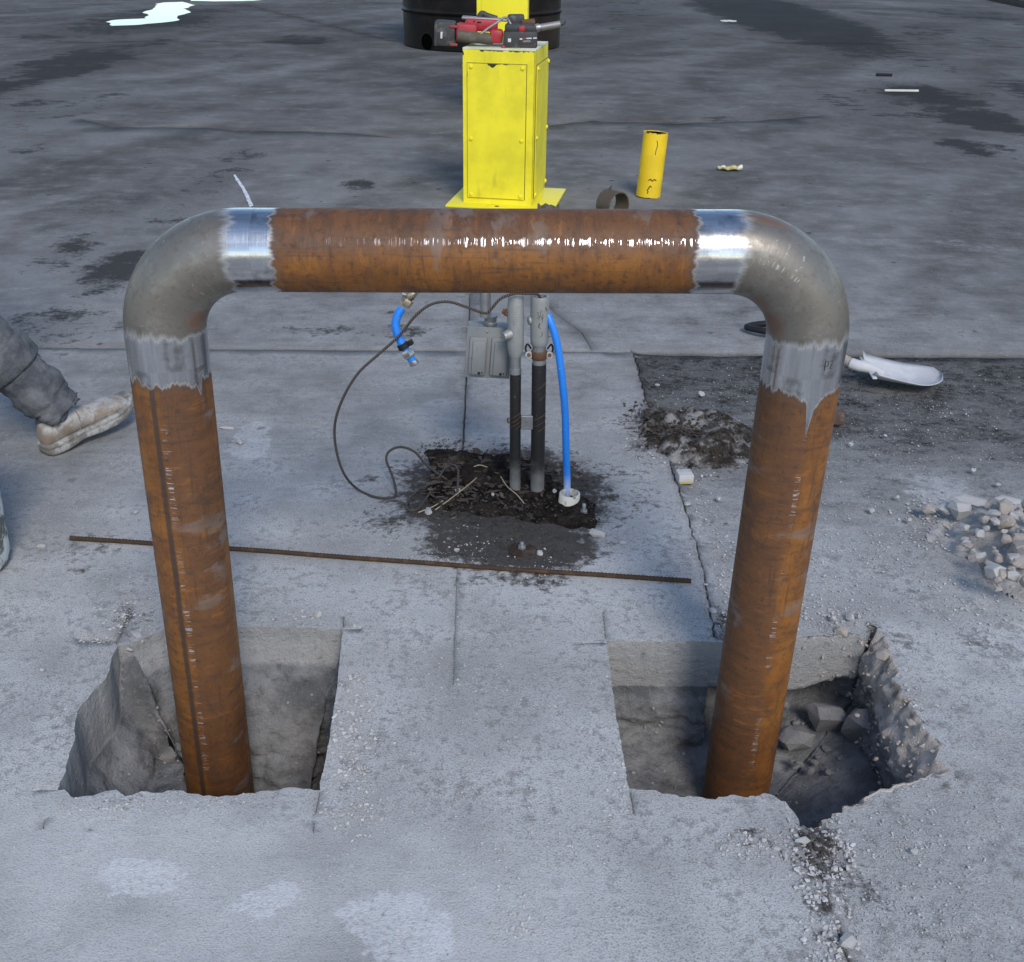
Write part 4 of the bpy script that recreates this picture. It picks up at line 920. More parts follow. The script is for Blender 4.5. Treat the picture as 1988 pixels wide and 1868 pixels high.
hp = lathe('forklift_hole_rim', [(0.105, 0.0), (0.112, 0.008), (0.096, 0.012), (0.094, -0.03)], M_tank, tank, 28, along(hd * (TR - 0.006) + Vector((0, 0, hz)), hd))
lathe('hole_shade_plug', [(0.093, -0.12), (0.093, 0.004), (0.0, 0.004)], M_void, tank, 28, along(hd * (TR - 0.004) + Vector((0, 0, hz)), hd))  # black disc painting the shade inside the hole
hs = []
for k in range(13):
    a = -0.5 + 3.0 * k / 12; hs.append(Vector((TR + 0.0 + 0.16 * math.sin(a + 0.4), -0.25, 0.74 - 0.20 * math.cos(a))))
tube('hose_loop', smooth_path([Vector((TR - 0.05, -0.2, 0.60)), Vector((TR + 0.06, -0.25, 0.58)), Vector((TR + 0.15, -0.25, 0.66)), Vector((TR + 0.17, -0.25, 0.80)), Vector((TR + 0.12, -0.2, 0.95)), Vector((TR - 0.05, -0.15, 1.0))], 6), 0.024, M_void, tank, 10)
# yellow bollard stub
bp = G(1258, 381); bt_ = Vector((0.022, 0.012, 0.36))
V, Fc, ch = [], [], []
stub = wempty('pipe_bollard', bp); tag(stub, 'short cut yellow pipe bollard standing open-ended on the pavement', 'bollard')
o = tube('pipe_wall', [bp + bt_ * (k / 24) + (Vector((0, 0, 0.001)) if k == 0 else Vector()) for k in range(25)], 0.0705, M_yel2, stub, 40, inner=0.064)
chv = []
for v in o.data.vertices:
    z = v.co.z; chv.append(0.55 * sstep(0.345, 0.358, z) + 0.58 * sstep(0.02, 0.004, z))
at_ = o.data.attributes.new('chip', 'FLOAT', 'POINT'); at_.data.foreach_set('value', chv)
lathe('mouth_shade_plug', [(0.0638, 0), (0.0638, 0.30), (0.0638, 0.3565)], M_void, stub, 32, along(bp, bt_))  # black plug standing in for the shade inside the open pipe
M_black = simple('black_scuff', (0.03, 0.026, 0.018), 0.6, 0, 0.2)
ring_marks('scuff_mark', stub, (bp.x + 0.004, bp.y + 0.002), 0.0708, [[(-12, .105), (-2, .112), (6, .100), (14, .110), (24, .104)], [(-16, .045), (-8, .062), (-2, .074), (4, .066)], [(-14, .030), (-10, .044)]], 0.0030, M_black)
ring_marks('scuff_mark', stub, (bp.x + 0.018, bp.y + 0.010), 0.0710, [[(4, .325), (8, .30), (2, .27), (0, .245)], [(-20, .10), (-17, .098)]], 0.0020, M_black)
# cut ring of pipe lying behind the crossbar
M_ringm = simple('rusty_grey_ring', (0.10, 0.080, 0.062), 0.6, 0.3, 0.4, 25, 0.4, (0.17, 0.09, 0.05), 15, 0.5, 0.7)
rc = G(1188, 424) + Vector((0, 0, 0.075)); rd = Vector((0.62, -0.78, 0)).normalized()
rg = wempty('pipe_ring', rc - Vector((0, 0, 0.075))); tag(rg, 'short cut ring of dark rusty pipe lying on its side behind the crossbar', 'pipe ring')
tube('ring_wall', [rc - rd * 0.05, rc, rc + rd * 0.05], 0.075, M_ringm, rg, 40, inner=0.068)
tube('burr', [rc - rd * 0.03 + Vector((0, 0, 0.073)), rc - rd * 0.02 + Vector((0.004, 0, 0.098))], [0.008, 0.003], M_ringm, rg, 6)

# ------------------------------------------------------------------ stones
def hull(seed, flat=0.7, n=15):
    rnd = random.Random(seed); bm = bmesh.new()
    for _ in range(n):
        v = Vector((rnd.gauss(0, 1), rnd.gauss(0, 1), rnd.gauss(0, 1))).normalized() * rnd.uniform(0.78, 1.0)
        bm.verts.new((v.x, v.y * rnd.uniform(0.7, 0.95), v.z * flat))
    r = bmesh.ops.convex_hull(bm, input=bm.verts); bmesh.ops.delete(bm, geom=[g for g in r['geom_interior'] if isinstance(g, bmesh.types.BMVert)], context='VERTS')
    return bm
M_stone = simple('pale_concrete_chip', (0.44, 0.43, 0.42), 0.9, 0, 0.2, 40, 0.6, (0.24, 0.22, 0.20), 18, 0.55, 0.7)
M_stone2 = simple('beige_rubble', (0.42, 0.37, 0.33), 0.92, 0, 0.22, 30, 0.7, (0.27, 0.22, 0.18), 14, 0.52, 0.68)
M_stone3 = simple('grey_rock', (0.27, 0.265, 0.265), 0.92, 0, 0.25, 24, 0.8, (0.16, 0.15, 0.145), 14, 0.52, 0.68)
def stone_mesh(seed, flat, mat, big=False):
    bm = hull(seed, flat, 22 if big else 15)
    bmesh.ops.recalc_face_normals(bm, faces=bm.faces)
    if big:
        bmesh.ops.subdivide_edges(bm, edges=bm.edges, cuts=3, use_grid_fill=True)
        bmesh.ops.triangulate(bm, faces=bm.faces)
        for v in bm.verts: v.co += v.co.normalized() * (0.04 * noise.fractal(v.co * 3 + Vector((seed, 0, 0)), 1, 2, 4))
    me = bpy.data.meshes.new('stone'); bm.to_mesh(me); bm.free(); me.materials.append(mat)
    if big: me.polygons.foreach_set('use_smooth', [True] * len(me.polygons)); me.set_sharp_from_angle(angle=math.radians(24))
    return me
CH = [stone_mesh(s_, f_, M_stone) for s_, f_ in ((1, .7), (2, .5), (3, .8), (4, .6), (5, .4), (6, .75))]
CHB = [stone_mesh(s_ + 20, f_, M_stone, True) for s_, f_ in ((1, .7), (2, .5), (3, .8), (4, .35))]
RUBM = [stone_mesh(s_ + 40, f_, M_stone2, True) for s_, f_ in ((1, .75), (2, .55), (3, .85), (4, .3))]
ROCK = [stone_mesh(s_ + 60, f_, M_stone3, True) for s_, f_ in ((1, .8), (2, .6), (3, .9))]
def stone(name, me, p, size, label, cat='stone', group=None, rot=None, sink=0.35, scale=(1, 1, 1)):
    o = bpy.data.objects.new(name, me); COL.objects.link(o)
    r = size / 2; fl = max(v.co.z for v in me.vertices)
    o.location = Vector(p) + Vector((0, 0, r * fl * scale[2] * (1 - sink)))
    o.scale = (r * scale[0], r * scale[1], r * scale[2]); o.rotation_euler = rot or (random.uniform(-.3, .3), random.uniform(-.3, .3), random.uniform(0, 6.28))
    tag(o, label, cat, group); return o
def pst(px, py, wpx, z=0.0): p = G(px, py, z); return p, wpx / pxm(p)
def S1(me, px, py, w, label, name='concrete_chip', cat='chip', z=0, **k):
    p, sz = pst(px, py, w, z); return stone(name, me, p, sz, label, cat, **k)
S1(CHB[0], 1158, 1043, 38, 'largest white chip lying right of the dark soil patch', scale=(1, .6, .9), rot=(0, 0, -0.45))
S1(CHB[2], 1645, 1834, 44, 'large pale chunk in the joint near the bottom edge', 'concrete_chunk', 'chunk', rot=(0.2, 0.1, 0.4))
S1(CHB[1], 79, 1064, 24, 'flat pale chip on the left slab below the rebar end', scale=(1, .6, 1), rot=(0, 0, .25))
S1(CHB[1], 263, 996, 17, 'small pale chip left of the left leg above the rebar')
S1(CHB[3], 441, 833, 38, 'flat pale flake right of the left leg', scale=(1, .35, .6), rot=(0, 0, 0))
S1(CHB[0], 466, 862, 22, 'pale chip on the white dust right of the left leg')
S1(CHB[2], 618, 1197, 22, 'chip among grit just behind the left pit', 'concrete_chip')
S1(CHB[0], 688, 1218, 14, 'pale chip beside the back right corner of the left pit')
S1(CHB[1], 662, 1582, 22, 'flat angular chip in front of the gap between the pits', scale=(1, .7, .6))
S1(CHB[0], 1650, 1201, 24, 'larger of the pale chips behind the right pit near its broken edge')
S1(CHB[2], 1617, 1203, 17, 'pale chip behind the right pit next to the right leg')
S1(CH[2], 1668, 1198, 15, 'pale chip at the top of the broken pit edge')
S1(CHB[1], 1384, 1187, 18, 'pale chip in the joint behind the right pit')
S1(CHB[0], 1482, 1634, 19, 'leftmost pale stone in front of the right pit', 'concrete_chip')
S1(CHB[1], 1507, 1648, 22, 'flat grey stone second from left in front of the right pit')
S1(CHB[2], 1558, 1636, 34, 'long pale stone in the joint in front of the right pit', scale=(1.1, .6, .8), rot=(0, 0, 0.1))
S1(CHB[0], 1524, 1664, 26, 'angular pale stone just left of the joint in front of the right pit', scale=(1, .7, .8))
S1(CHB[3], 1480, 1656, 16, 'small flat stone below the leftmost stone before the right pit')
S1(CHB[1], 1499, 1704, 12, 'lone white chip on the smooth dust below the right pit')
S1(CHB[0], 1775, 1655, 18, 'lone stone in the dust at the lower right')
S1(CHB[1], 888, 955, 18, 'white pebble on the soil at the end of the bent cable', z=0.02, scale=(.7, 1, 1), sink=0)
S1(CHB[0], 832, 998, 26, 'pale stone at the lower left corner of the dark soil', scale=(.9, .8, 1))
S1(CHB[2], 957, 962, 10, 'small pale stone on the soil left of the conduits', z=0.02)
S1(CHB[0], 1075, 958, 20, 'pale stone between the right conduit and the white stub', z=0.012)
S1(CHB[1], 1048, 1076, 18, 'white chip right of the rusty round anchor plate')
S1(CHB[2], 782 + 105, 1071, 14, 'white chip at the lower left of the dark stain')
S1(CHB[0], 1888, 916, 17, 'pale stone on the asphalt above the rubble heap'); S1(CHB[1], 1938, 943, 15, 'pale stone just above the white shards')
S1(CHB[2], 1692, 994, 18, 'round pale stone right of the right leg on the dusty asphalt'); S1(CHB[0], 1764, 1012, 17, 'pale stone between the right leg and the rubble heap')
S1(CHB[0], 1741, 968, 15, 'dusty stone on the asphalt left of the white shards'); S1(CHB[1], 1334, 980, 18, 'pale chip in the joint below the yellow edged block')
S1(CHB[2], 1395, 971, 14, 'pale chip left of the right leg on the asphalt side'); S1(CHB[0], 1362, 768, 16, 'white chip on the asphalt above the soil heap')
S1(CHB[1], 1276, 749, 12, 'small white chip near the corner of the asphalt'); S1(CHB[2], 1651, 865, 13, 'white chip right of the brown block')
S1(CHB[0], 1209, 1057, 16, 'pale chip on the slab right of the largest white chip'); S1(CHB[1], 1305, 1044, 12, 'small chip near the slab edge left of the joint')
S1(CH[0], 83, 1303, 14, 'pale chip on the slab at the far left'); S1(CH[3], 1718, 848, 12, 'small white chip on the asphalt below the shovel')
M_leafy = simple('worn_yellow', (0.40, 0.33, 0.10), 0.8, 0, 0.3, 60, 0.2, (0.30, 0.28, 0.24), 60, 0.5, 0.65)
blk = wempty('concrete_block', G(1330, 938)); tag(blk, 'small concrete block with a yellow painted edge lying in the joint', 'block')
bq = G(1330, 940); rz_ = Matrix.Rotation(0.12, 3, 'Z')
box('block_body', bq + Vector((0, 0.02, 0.014)), (0.044, 0.044, 0.030), M_stone, blk, 0.004, rz_)
box('painted_edge', bq + Vector((0.002, -0.0035, 0.006)), (0.038, 0.004, 0.006), M_leafy, blk, 0.001, rz_)
# rubble heap: every larger piece its own
S1(RUBM[0], 1998, 1092, 110, 'biggest beige boulder on the rubble heap at the right edge', 'rubble_chunk', 'rubble', z=0.03)
S1(CHB[3], 1884, 975, 84, 'flat white shard on top of the rubble heap, left one', 'concrete_shard', 'shard', z=0.03, scale=(1, .5, .5), rot=(0.25, 0.05, -0.15))
S1(CHB[3], 1958, 974, 70, 'flat white shard on top of the rubble heap, right one', 'concrete_shard', 'shard', z=0.045, scale=(1, .5, .5), rot=(0.2, 0.1, 0.05))
S1(RUBM[2], 1950, 1022, 44, 'pale lump in the middle of the rubble heap', 'rubble_chunk', 'rubble', z=0.05)
S1(CHB[0], 1888, 1075, 22, 'white lump standing at the foot of the rubble heap', 'rubble_chunk', 'rubble')
S1(RUBM[1], 1937, 1000, 60, 'beige lump just under the white shards', 'rubble_chunk', 'rubble', z=0.045)
rr = random.Random(5)
for k in range(95):
    x, y = rr.uniform(1800, 2010), rr.uniform(985, 1165)
    if x < 1800 + (y - 985) * 0.9 - 10: continue
    p = G(x, y, 0.015 + 0.055 * sstep(1830, 1960, x)); me = rr.choice(RUBM[:3] + CHB[:3])
    stone('rubble_piece', me, p, rr.choice((12, 16, 20, 28, 38, 52)) / pxm(p), 'small pale piece of broken concrete on the rubble heap', 'rubble', 'small pieces on the rubble heap')
# rocks inside the right pit
def R1(me, px, py, z, w, label, **k): p, sz = pst(px, py, w, z); return stone('pit_rock', me, p, sz, label, 'rock', **k)
R1(ROCK[0], 1542, 1450, -0.27, 84, 'dark rounded rock on the pit floor right behind the right leg', sink=0.2)
R1(ROCK[1], 1606, 1415, -0.25, 104, 'broad grey rock under the slab in the right pit', sink=0.2, scale=(1, .9, 1.2))
R1(ROCK[2], 1676, 1452, -0.25, 128, 'largest angular grey rock leaning in the right pit', sink=0.15, scale=(.85, .8, 1.15), rot=(0.2, -0.25, 0.5))
R1(ROCK[0], 1737, 1412, -0.23, 30, 'small rounded rock stuck in the broken side of the right pit')
R1(ROCK[2], 1520, 1372, -0.22, 34, 'small rock wedged below the slab beside the right leg')
R1(ROCK[1], 337, 1470, -0.27, 66, 'grey rock wedged in the back corner of the left pit behind the leg')
for k in range(46):
    x = rr.uniform(1535, 1790); y = rr.uniform(1395, 1505)
    if y < 1440 and 1560 < x < 1720 and rr.random() < .6: continue
    p = G(x, y, -0.265 + 0.0006 * max(0, x - 1650)); stone('pit_stone', rr.choice(ROCK), p, rr.uniform(8, 24) / pxm(p), 'small grey rubble stone among the rocks in the right pit', 'rubble', 'small rubble in the right pit')
# broken lumps along the right side of the right pit
for k in range(60):
    i = rr.randrange(len(OUT_R)); p = OUT_R[i]
    if not (p.x > 0.72 and p.y > 1.62): continue
    stone('edge_lump', rr.choice(RUBM[:3]), (p.x - rr.uniform(0.0, 0.09), p.y + rr.uniform(-.02, .02), -rr.uniform(0.005, 0.16)), rr.uniform(0.012, 0.045), 'loose beige lump on the broken edge of the right pit', 'rubble', 'lumps on the broken pit edge')
# corner rubble of the left pit
for x, y, w, l in [(257, 1215, 30, 'flat concrete piece in the back corner of the left pit'), (268, 1240, 44, 'long tilted concrete piece in the back corner of the left pit'), (250, 1235, 24, 'small concrete piece at the saw cut of the left pit'), (252, 1262, 18, 'pale stone just inside the left pit')]:
    p = G(x, y, -0.01); stone('concrete_chip', CHB[1], p, w / pxm(p), l, 'chip', scale=(1, .55, .8))
# ------------------------------------------------------------------ loose gravel and bits too many to count
def scatter(name, clusters, mat, seed, flat=(0.5, 0.9), zf=None, label=None, elong=1.0):
    rnd = random.Random(seed); V, Fc = [], []
    protos = []
    for s_ in range(8):
        bm = hull(seed * 10 + s_, 0.7, 10); bm.verts.index_update(); bm.verts.ensure_lookup_table()
        protos.append(([v.co.copy() for v in bm.verts], [[v.index for v in f.verts] for f in bm.faces])); bm.free()
    for (px, py, rx, ry, n, s0, s1) in clusters:
        for _ in range(n):
            a = rnd.uniform(0, 6.283); r = math.sqrt(rnd.random()) if rnd.random() < .6 else abs(rnd.gauss(0, .55))
            x, y = px + rx * r * math.cos(a), py + ry * r * math.sin(a)
            p = G(x, y)
            if pip(p, OUT_L) or pip(p, OUT_R): continue
            sz = s0 + (s1 - s0) * rnd.random() ** 3; pv_, pf = rnd.choice(protos); b = len(V)
            R3 = Matrix.Rotation(rnd.uniform(0, 6.28), 3, 'Z') @ Matrix.Rotation(rnd.uniform(-.5, .5), 3, 'X') @ Matrix.Diagonal((elong, 1, rnd.uniform(*flat)))
            z = (zf(p) if zf else (-0.008 if (p.x > Xc(p.y) and p.y < Yj(p.x)) else 0)) + sz * 0.22
            for v in pv_: q = R3 @ v * (sz / 2); V.append((p.x + q.x, p.y + q.y, z + q.z))
            for f in pf: Fc.append([b + i for i in f])
    o = stuff(mobj(name, V, Fc, mat, None, False)); return o
scatter('gravel', [(680, 1420, 55, 120, 420, .003, .016), (690, 1570, 70, 60, 160, .003, .013), (700, 1330, 110, 120, 160, .002, .008), (1200, 1480, 40, 120, 200, .002, .011), (930, 1300, 300, 120, 300, .002, .008), (980, 1650, 200, 90, 260, .002, .008), (1000, 1780, 60, 70, 200, .002, .011), (900, 1500, 260, 160, 350, .002, .007),
                   (200, 1400, 90, 90, 180, .002, .009), (240, 1200, 60, 30, 160, .003, .012), (190, 1243, 40, 6, 80, .003, .009), (200, 1570, 90, 22, 150, .002, .010), (300, 1560, 200, 16, 120, .002, .008), (610, 1200, 90, 25, 140, .002, .010), (400, 1120, 350, 90, 260, .002, .008), (1010, 1110, 260, 60, 260, .002, .010), (900, 1060, 200, 40, 200, .002, .009), (760, 880, 500, 160, 260, .002, .007), (500, 1700, 500, 140, 260, .0015, .006)], M_stone, 3)
scatter('gravel', [(1590, 1660, 70, 90, 520, .003, .016), (1470, 1640, 90, 30, 260, .002, .011), (1610, 1800, 60, 110, 420, .002, .014), (1760, 1640, 200, 140, 500, .002, .008), (1800, 1800, 180, 90, 300, .002, .007), (1600, 1190, 120, 35, 320, .002, .011), (1400, 1130, 40, 110, 340, .002, .012), (1360, 1000, 50, 90, 240, .002, .011), (1700, 1080, 230, 110, 620, .002, .010), (1830, 1010, 90, 60, 420, .003, .014), (1700, 880, 260, 130, 420, .002, .009), (1320, 880, 110, 50, 500, .002, .014), (1400, 760, 160, 60, 200, .002, .008), (1850, 800, 160, 90, 220, .002, .009), (1880, 1180, 120, 70, 260, .002, .010), (1770, 1390, 30, 110, 160, .003, .012), (1850, 1330, 120, 150, 200, .002, .006)], M_stone, 4)
def scatter_on(name, obname, n, s0, s1, mat, seed, ok):
    rnd = random.Random(seed); me = bpy.data.objects[obname].data; cand = [v for v in me.vertices if ok(v.co, v.normal)]; V, Fc = [], []
    protos = []
    for s_ in range(6):
        bm = hull(seed * 7 + s_, 0.75, 11); bm.verts.index_update(); bm.verts.ensure_lookup_table()
        protos.append(([v.co.copy() for v in bm.verts], [[v.index for v in f.verts] for f in bm.faces])); bm.free()
    for _ in range(n):
        v = rnd.choice(cand); sz = s0 + (s1 - s0) * rnd.random() ** 3; pv_, pf = rnd.choice(protos); b = len(V)
        R3 = Matrix.Rotation(rnd.uniform(0, 6.28), 3, 'Z') @ Matrix.Rotation(rnd.uniform(-1, 1), 3, 'X'); c = v.co + Vector((rnd.uniform(-.006, .006), rnd.uniform(-.006, .006), sz * 0.15))
        for q0 in pv_: V.append(c + R3 @ q0 * (sz / 2))
        for f in pf: Fc.append([b + i for i in f])
    return stuff(mobj(name, V, Fc, mat, None, False))
scatter_on('gravel', 'excavated_pit', 900, .003, .014, M_stone3, 31, lambda c, n_: c.z < -0.14 and c.y > 1.6)
scatter_on('gravel', 'excavated_pit.001', 700, .003, .016, M_stone3, 32, lambda c, n_: c.z < -0.16 and c.y > 1.6)
scatter_on('gravel', 'excavated_pit.001', 800, .003, .018, M_stone2, 33, lambda c, n_: -0.22 < c.z < -0.01 and c.x > 0.72 and c.y > 1.6)
M_bark = simple('bark_chip', (0.060, 0.042, 0.030), 0.9, 0, 0.5, 30, 0.5, (0.16, 0.12, 0.085), 20, 0.52, 0.66)
M_clod = simple('soil_clod', (0.045, 0.037, 0.030), 0.95, 0, 0.5, 30, 0.6, (0.12, 0.105, 0.09), 30, 0.52, 0.66)
zs_ = lambda p: 0.012 + 0.012 * max(0, fbm((p.x, p.y), 9, 3, 2) + 0.3)
scatter('gravel', [(700, 1500, 800, 330, 5200, .0015, .0055), (1300, 1500, 700, 330, 4200, .0015, .0055), (500, 1150, 520, 150, 2200, .0015, .005), (1500, 1120, 500, 160, 2600, .0015, .006), (1600, 850, 380, 150, 1500, .002, .006)], M_stone, 9)
scatter('bark_mulch', [(950, 930, 120, 45, 420, .006, .030), (1000, 915, 90, 25, 260, .006, .026), (1090, 945, 50, 35, 120, .006, .022), (870, 950, 60, 45, 180, .005, .024)], M_bark, 5, (0.2, 0.4), zs_, elong=1.8)
scatter('soil_crumbs', [(960, 985, 170, 40, 700, .003, .016), (1000, 1060, 170, 40, 600, .002, .008), (870, 880, 60, 25, 260, .003, .014), (780, 1010, 70, 40, 200, .001, .006), (1150, 980, 40, 50, 260, .003, .012), (740, 930, 60, 20, 60, .001, .006), (880, 880, 120, 30, 120, .001, .006)], M_clod, 6, (0.5, 0.9), lambda p: 0.004 if not pip(p, SOIL) else 0.012)
scatter('soil_crumbs', [(1330, 850, 100, 45, 700, .004, .026), (1250, 810, 40, 25, 200, .004, .020), (1590, 1650, 40, 50, 200, .003, .014), (1400, 870, 60, 40, 200, .004, .018)], M_clod, 7, (0.5, 0.9), lambda p: 0.022 if pip(p, HEAP) else 0.0)
# twigs and straws
M_straw = simple('dry_straw', (0.36, 0.29, 0.19), 0.8, 0, 0.2)
for i, (L_, lab) in enumerate([([(845, 990, .012), (870, 972, .03), (905, 945, .035), (925, 928, .03)], 'long pale straw slanting over the soil toward the cable'), ([(972, 925, .03), (985, 945, .03), (1003, 960, .025), (1018, 978, .012)], 'thin pale twig left of the conduits'), ([(920, 906, .04), (932, 903, .042), (946, 907, .04)], 'small curled straw in the bark'), ([(812, 995, .006), (838, 985, .012), (860, 972, .02)], 'short straw at the lower left of the soil')]):
    o = tube('straw', smooth_path([G(*q) for q in L_], 4), 0.0016, M_straw, None, 5); tag(o, lab, 'straw')

# ------------------------------------------------------------------ shovel, block, bits on the pavement
M_shov = simple('dusty_shovel_steel', (0.46, 0.46, 0.465), 0.8, 0.0, 0.15, 20, 0.2, (0.52, 0.52, 0.53), 10, 0.5, 0.65)
M_wood = simple('worn_wood', (0.36, 0.32, 0.27), 0.75, 0, 0.25, 30, 0.4, (0.22, 0.18, 0.14), 18, 0.52, 0.7)
tip = G(1826, 745); neck = G(1684, 722, 0.035); ax = (tip - neck); ax.z = 0; axn = ax.normalized(); sdn = Vector((-axn.y, axn.x, 0)); Lb = ax.length
sh = wempty('shovel', tip); tag(sh, 'dusty shovel lying on the asphalt behind the right leg', 'shovel')
V, Fc = [], []
nu, nv = 18, 12
for layer in (0, 1):
    for i in range(nu + 1):
        u = i / nu
        w = 0.105 * (1 if u < 0.6 else math.sqrt(max(0.0, 1 - ((u - 0.6) / 0.4) ** 2)) ** 0.9) * (0.97 + 0.03 * u)
        for j in range(nv + 1):
            v = j / nv * 2 - 1
            z = 0.004 + 0.042 * v * v * (1 - 0.6 * u) + 0.022 * (1 - u) ** 2 + 0.026 * max(0, u - 0.55) ** 2 * 4
            if u < 0.03: z += 0.010
            ridge = 0.012 * math.exp(-(v / 0.16) ** 2) * sstep(0.45, 0.0, u)
            V.append(Vector((neck.x, neck.y, 0)) + axn * (u * Lb) + sdn * (v * w) + Vector((0, 0, z + ridge - 0.003 * layer)))
st1 = (nu + 1) * (nv + 1)
for i in range(nu):
    for j in range(nv):
        q = (i * (nv + 1) + j, i * (nv + 1) + j + 1, (i + 1) * (nv + 1) + j + 1, (i + 1) * (nv + 1) + j)
        Fc.append(q[::-1]); Fc.append(tuple(x + st1 for x in q))
rim = [j for j in range(nv + 1)] + [(i + 1) * (nv + 1) - 1 for i in range(1, nu + 1)] + [nu * (nv + 1) + j for j in range(nv - 1, -1, -1)] + [i * (nv + 1) for i in range(nu - 1, 0, -1)]
for k in range(len(rim)): a2, b2 = rim[k], rim[(k + 1) % len(rim)]; Fc.append((a2, b2, b2 + st1, a2 + st1))
mobj('blade', V, Fc, M_shov, sh)
box('foot_step', Vector((neck.x, neck.y, 0.050)) + sdn * -0.075, (0.016, 0.055, 0.006), M_shov, sh, 0.002, Matrix.Rotation(math.atan2(axn.y, axn.x), 3, 'Z'))
box('foot_step', Vector((neck.x, neck.y, 0.050)) + sdn * 0.075, (0.016, 0.055, 0.006), M_shov, sh, 0.002, Matrix.Rotation(math.atan2(axn.y, axn.x), 3, 'Z'))
n0 = Vector((neck.x, neck.y, 0.030)) + axn * 0.05
grip = G(1500, 643, 0.03)
n1_ = Vector((neck.x, neck.y, 0.052)) - axn * 0.06 + Vector((0, 0, 0.012))
shaft = smooth_path([n0, Vector((neck.x, neck.y, 0.05)), n1_, n1_.lerp(grip, 0.35) + Vector((0, 0, 0.012)), n1_.lerp(grip, 0.7), grip], 6)
tube('socket', shaft[:13], [0.015 + 0.005 * min(1, i / 6) for i in range(13)], M_shov, sh, 16)
tube('handle', shaft[12:], 0.0185, M_wood, sh, 16)
gd = (grip - n1_).normalized(); gs = Vector((-gd.y, gd.x, 0)).normalized()
tube('d_grip', smooth_path([grip, grip + gd * 0.02 + gs * 0.03, grip + gd * 0.085 + gs * 0.055, grip + gd * 0.105 + gs * 0.03, grip + gd * 0.105 - gs * 0.03, grip + gd * 0.085 - gs * 0.055, grip + gd * 0.02 - gs * 0.03, grip], 6), 0.013, M_dark, sh, 12)
M_blk = simple('brown_wood', (0.085, 0.050, 0.038), 0.75, 0, 0.3, 25, 0.4, (0.16, 0.13, 0.11), 20, 0.55, 0.7)
o = box('wood_block', G(1615, 828) + Vector((0, 0.03, 0.024)), (0.085, 0.045, 0.046), M_blk, None, 0.006, Matrix.Rotation(-0.15, 3, 'Z')); tag(o, 'small dark brown wooden block behind the right leg', 'wood block')
M_red = simple('red_plastic', (0.50, 0.045, 0.030), 0.5, 0, 0.2)
o = lathe('red_cap', [(0.020, 0), (0.022, 0.004), (0.022, 0.024), (0.018, 0.030)], M_red, None, 18, Matrix.Translation(G(1634, 604))); tag(o, 'tiny red cap peeking out behind the right elbow', 'cap')
def crumple(name, px, py, w, d, h, mat, label, cat, seed):
    p = G(px, py); k = pxm(p); V, Fc = [], []; n = 14
    ww, dd_ = w / k / 2, d
    for layer in (0, 1):
        for i in range(n + 1):
            for j in range(n + 1):
                u, v = i / n * 2 - 1, j / n * 2 - 1; r = math.sqrt(max(0, 1 - u * u * 0.9)); x = u * ww; y = v * dd_ * r
                z = h * (0.25 + 0.75 * abs(noise.noise(Vector((u * 1.7 + seed, v * 1.7, seed))))) * (1 - 0.4 * abs(v)) + 0.12 * h * noise.noise(Vector((u * 3, v * 3, seed)))
                V.append(p + Vector((x, y, max(0.002, z) + 0.003 * (1 - layer))))
    m_ = (n + 1) ** 2
    for i in range(n):
        for j in range(n):
            q = (i * (n + 1) + j, (i + 1) * (n + 1) + j, (i + 1) * (n + 1) + j + 1, i * (n + 1) + j + 1); Fc.append(q); Fc.append(tuple(x + m_ for x in q[::-1]))
    rim = [j for j in range(n + 1)] + [i * (n + 1) + n for i in range(1, n + 1)] + [n * (n + 1) + j for j in range(n - 1, -1, -1)] + [i * (n + 1) for i in range(n - 1, 0, -1)]
    for a3 in range(len(rim)): x1, x2 = rim[a3], rim[(a3 + 1) % len(rim)]; Fc.append((x1, x1 + m_, x2 + m_, x2))
    o = mobj(name, V, Fc, mat); tag(o, label, cat); return o
M_leaf = simple('yellow_leaf', (0.56, 0.46, 0.16), 0.7, 0, 0.3, 20, 0.2, (0.62, 0.60, 0.52), 8, 0.5, 0.6)
M_bleaf = simple('brown_crumple', (0.085, 0.070, 0.062), 0.7, 0, 0.4, 20, 0.3)
M_paper = simple('white_litter', (0.60, 0.60, 0.54), 0.7, 0, 0.15)
crumple('leaf', 1417, 331, 48, 0.05, 0.055, M_leaf, 'crumpled yellowish leaf on the pavement right of the yellow stub', 'leaf', 3)
crumple('crumpled_scrap', 1064, 416, 42, 0.07, 0.10, M_bleaf, 'dark brown crumpled scrap against the pedestal base plate', 'scrap', 8)
crumple('paper_plate', 1414, 42, 30, 0.16, 0.03, M_paper, 'small white crushed plate beside the oil stain in the distance', 'plate', 5)
o = box('white_strip', G(1750, 178) + Vector((0, 0, 0.01)), (0.33, 0.022, 0.018), M_paper, None, 0.003, Matrix.Rotation(0.03, 3, 'Z')); tag(o, 'thin white strip lying on the dark pavement at upper right', 'strip')
o = box('dark_scrap', G(1716 + 1716 * 0, 0 + 148) + Vector((0, 0, 0.015)), (0.16, 0.06, 0.03), M_dark, None, 0.004); tag(o, 'small black scrap at upper right above the white strip', 'scrap')
M_kerb = simple('old_kerb', (0.060, 0.050, 0.042), 0.9, 0, 0.3, 3, 0.3)
ka, kb = G(1915, 0), G(2010, 20); kd = (kb - ka).normalized(); ks = Vector((-kd.y, kd.x, 0)); kc = (ka + kb) / 2 + ks * 1.5 * (1 if ks.x > 0 else -1)
o = box('concrete_kerb', kc + Vector((0, 0, 0.05)) - kd * -1.5, (14.0, 3.0, 0.16), M_kerb, None, 0.02, Matrix.Rotation(math.atan2(kd.y, kd.x), 3, 'Z')); tag(o, 'raised brownish concrete kerb in the far upper right corner', 'kerb')
